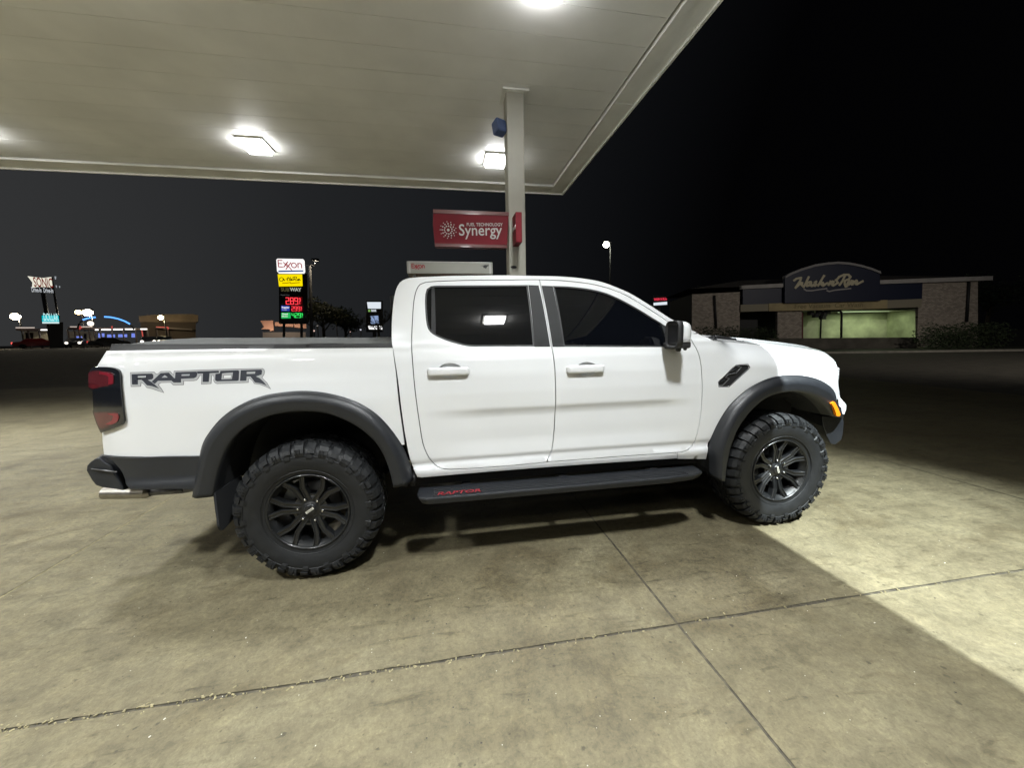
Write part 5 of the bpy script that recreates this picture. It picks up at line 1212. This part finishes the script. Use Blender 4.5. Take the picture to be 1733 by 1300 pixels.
# drive-in canopy, arches and lit building
dr = facing(170, 60, 0); c = dr.p(170, 590); g0 = gz(c[0], c[1]); dri = empty('drive_in', (c[0], c[1], g0), 'drive in stalls with lit tubes, blue boards and a blue neon arch', 'building')
M['glow_wall'] = mat('self_glowing_beige_wall', (.40, .36, .26), .8, noise=(.5, .4), emit=(.9, .75, .5), estr=.03)  # weak emission in the wall stands in for light falling on it
sr_ = mat('stall_roof', (.16, .13, .12), .7)
for q in ([zb(150,556), zb(435,560), zb(435,578), zb(150,574)], [zb(605,546), zb(1310,556), zb(1310,572), zb(605,562)], [zb(1385,540), zb(1700,560), zb(1700,575), zb(1385,556)]):
    mb = MB(); dr.slab(mb, q, 1, -5); mb.build('stall_roof', sr_, dri)
for a, b in ((150,315),(625,822)):
    mb = MB(); dr.slab(mb, [zb(a, 548 if a < 500 else 540), zb(b, 548 if a < 500 else 540), zb(b, 555 if a < 500 else 546), zb(a, 555 if a < 500 else 546)], 1.2, 1.01)
    mb.build('roof_tube', lit('warm_tube', (1, .85, .75), .7), dri)
for a, b, y in ((370,432,571),(845,876,570),(900,985,569),(1004,1088,567),(1108,1197,565),(1243,1302,564)):
    mb = MB(); dr.slab(mb, [zb(a,y-5), zb(b,y-5), zb(b,y+5), zb(a,y+5)], 1.35, 1.21); mb.build('stall_light', lit('stall_tube', (1, .97, .92), 2.2), dri)
mb = MB(); dr.slab(mb, [zb(185,580), zb(435,580), zb(435,692), zb(185,700)], -3, -3.3); dr.slab(mb, [zb(600,578), zb(860,578), zb(860,700), zb(600,700)], -3, -3.3); mb.build('glow_wall', M['glow_wall'], dri)
mb = MB(); dr.slab(mb, [zb(200,590), zb(275,590), zb(275,650), zb(205,650)], -2.8, -2.99); dr.slab(mb, [zb(740,600), zb(765,600), zb(765,690), zb(740,690)], -2.8, -2.99); mb.build('door_opening', M['frame'], dri)
for a, b, y0, y1 in ((873,895,600,638),(900,928,600,632),(952,1022,610,638),(1050,1130,608,634),(1168,1210,600,636),(672,730,626,642)):
    mb = MB(); dr.slab(mb, [zb(a,y0), zb(b,y0), zb(b,y1), zb(a,y1)], .2, .05); mb.build('menu_board', mat('menu_blue', (.1, .1, .2), .5, noise=(2, .5), emit=(.18, .26, .85), estr=.9), dri)
mb = MB()
for k, a in enumerate((250, 345, 600, 660, 700, 790, 835, 890, 990, 1090, 1200, 1310, 1395, 1490)):
    q1, q2 = dr.p(*zb(a, 566), .8), dr.p(*zb(a, 705), .8); mb.tube([tuple(q1), (q1[0], q1[1], g0-.2)], .10, 6)
mb.build('stall_post', mat('stall_post', (.12, .10, .10), .6), dri)
rt_ = lit('red_trim', (.75, .10, .09), .55)
mb = MB(); dr.slab(mb, [zb(1252,575), zb(1262,575), zb(1272,632), zb(1262,632)], .9, .7); mb.build('red_post', rt_, dri)
mb = MB(); dr.slab(mb, [zb(1382,541), zb(1488,543), zb(1496,556), zb(1486,572), zb(1480,552), zb(1382,548)], 1.2, 1.05); mb.build('red_canopy_edge', rt_, dri)
mb = MB(); dr.slab(mb, [zb(690,550), zb(712,534), zb(735,550), zb(712,570)], 1.3, 1.2); mb.build('red_diamond', rt_, dri)
mb = MB(); dr.slab(mb, [zb(985,540), zb(1000,536), zb(998,560), zb(990,560)], 1.3, 1.2); mb.build('red_pennant', rt_, dri)
mb = MB()
for pts in ([(735,480),(770,468),(810,460),(850,456)], [(925,452),(985,456),(1050,470),(1110,492),(1155,517)]):
    mb.tube([tuple(dr.p(*zb(*q), 1.5)) for q in pts], .11, 8)
mb.build('neon_arch', lit('neon_blue', (.10, .35, 1), 1.9), dri)
for k, pts in enumerate(([(735,486),(700,520),(690,560)], [(1155,520),(1180,545),(1190,566)])):
    mb = MB(); mb.tube([tuple(dr.p(*zb(*q), 1.4)) for q in pts], .12, 6); mb.build('arch_leg', M['frame'], dri)
mb = MB(); p = dr.p(*zb(805, 513), 1.3); mb.cyl(tuple(p), tuple(p+dr.n*.2), .36, n=16); mb.build('round_lamp', lit('round_white', (1, .9, .75), 2), dri)
for a, b, y, nm in ((222,442,737,'pale kerb strip at the left of the drive in'), (638,886,712,'pale kerb strip before the blue menu boards')):
    kp = facing((a+b)/2*.19042, 52); mb = MB(); kp.slab(mb, [zb(a,y-4), zb(b,y-5), zb(b,y+2), zb(a,y+5)], 0, -.4); o = mb.build('kerb_strip', mat('kerb_pale', (.6, .55, .48), .8)); o['kind'] = 'structure'
# low brown building
br = facing(285, 66); c = br.p(285, 590); bro = empty('shop_building', (c[0], c[1], gz(c[0], c[1])), 'long low dim brown building behind the pickup bed', 'building')
mb = MB(); br.slab(mb, [zb(1235,448), zb(1420,432), zb(1710,430), zb(1760,440), zb(1760,500), zb(1240,500)], .6, -8); mb.build('roof_board', mat('shop_brown', (.20, .15, .11), .8, noise=(.6, .25)), bro)
mb = MB(); br.slab(mb, [zb(1250,500), zb(1740,500), zb(1740,720), zb(1250,720)], 0, -8); mb.build('wall', mat('shop_wall', (.09, .07, .06), .9), bro)
# --- far cars
def car(px, D, yaw, paint, lab, head=None, tail=None):
    c = at(px, 590, D); g0 = gz(c[0], c[1]); t = empty('parked_car', (c[0], c[1], g0), lab, 'car', 'cars at the drive in'); mt = Matrix.Translation((c[0], c[1], g0)) @ Matrix.Rotation(yaw, 4, 'Z')
    prof = [(-2.2,.35),(-2.25,.8),(-2.0,.95),(-1.5,1.0),(-1.0,1.40),(.5,1.42),(1.1,1.0),(2.0,.85),(2.2,.6),(2.2,.35)]
    mb = MB(); rows = [[tuple(mt @ Vector((x, y*(.86 if z > 1.1 else 1), z))) for x, z in prof+[prof[0]]] for y in (-.88, -.8, .8, .88)]; mb.grid(rows, 0, False)
    for k in (0, -1): mb.add(rows[k][:-1], [tuple(range(len(prof)))])
    mb.build('body', paint, t, bevel=.05)
    mb = MB()
    for y in (-.85, .85): mb.add([tuple(mt @ Vector(v)) for v in ((-1.35,y*.98,1.0),(-.95,y*.89,1.34),(.45,y*.89,1.36),(.95,y*.98,1.0))], [(0,1,2,3)])
    mb.build('window', M['glass'], t)
    for x in (-1.35, 1.35):
        for y in (-.82, .82): mb = MB(); mb.cyl(tuple(mt @ Vector((x, y-.1, .33))), tuple(mt @ Vector((x, y+.1, .33))), .33, n=16); mb.build('car_wheel', M['rubber'], t)
    if head:
        for y in (-.62, .62): mb = MB(); mb.cyl(tuple(mt @ Vector((2.16, y, .70))), tuple(mt @ Vector((2.26, y, .70))), .17, n=12); mb.build('headlight', glow('car_head', (1, .92, .8), head), t)
    if tail:
        for y in (-.66, .66): mb = MB(); mb.cyl(tuple(mt @ Vector((-2.2, y, .78))), tuple(mt @ Vector((-2.30, y, .78))), .13, n=10); mb.build('tail_light', glow('car_tail', (1, .1, .08), tail), t)
red = mat('car_red', (.25, .02, .02), .3, coat=.5); dk = mat('car_dark', (.03, .03, .035), .3, coat=.5); gr = mat('car_grey', (.12, .12, .13), .3, coat=.5)
car(66, 54, R(40), red, 'red car left of the dark pylon at the drive in', tail=2)
car(131, 56, R(-60), dk, 'dark car with lit headlights under the left stall roof', head=2)
car(188, 57, R(35), dk, 'dark car before the blue menu boards', tail=1)
car(256, 55, R(-62), gr, 'grey car with headlights on, left of a similar dark one', head=4)
car(281, 56, R(-58), dk, 'dark car with headlights on by the small warm lamp', head=4)
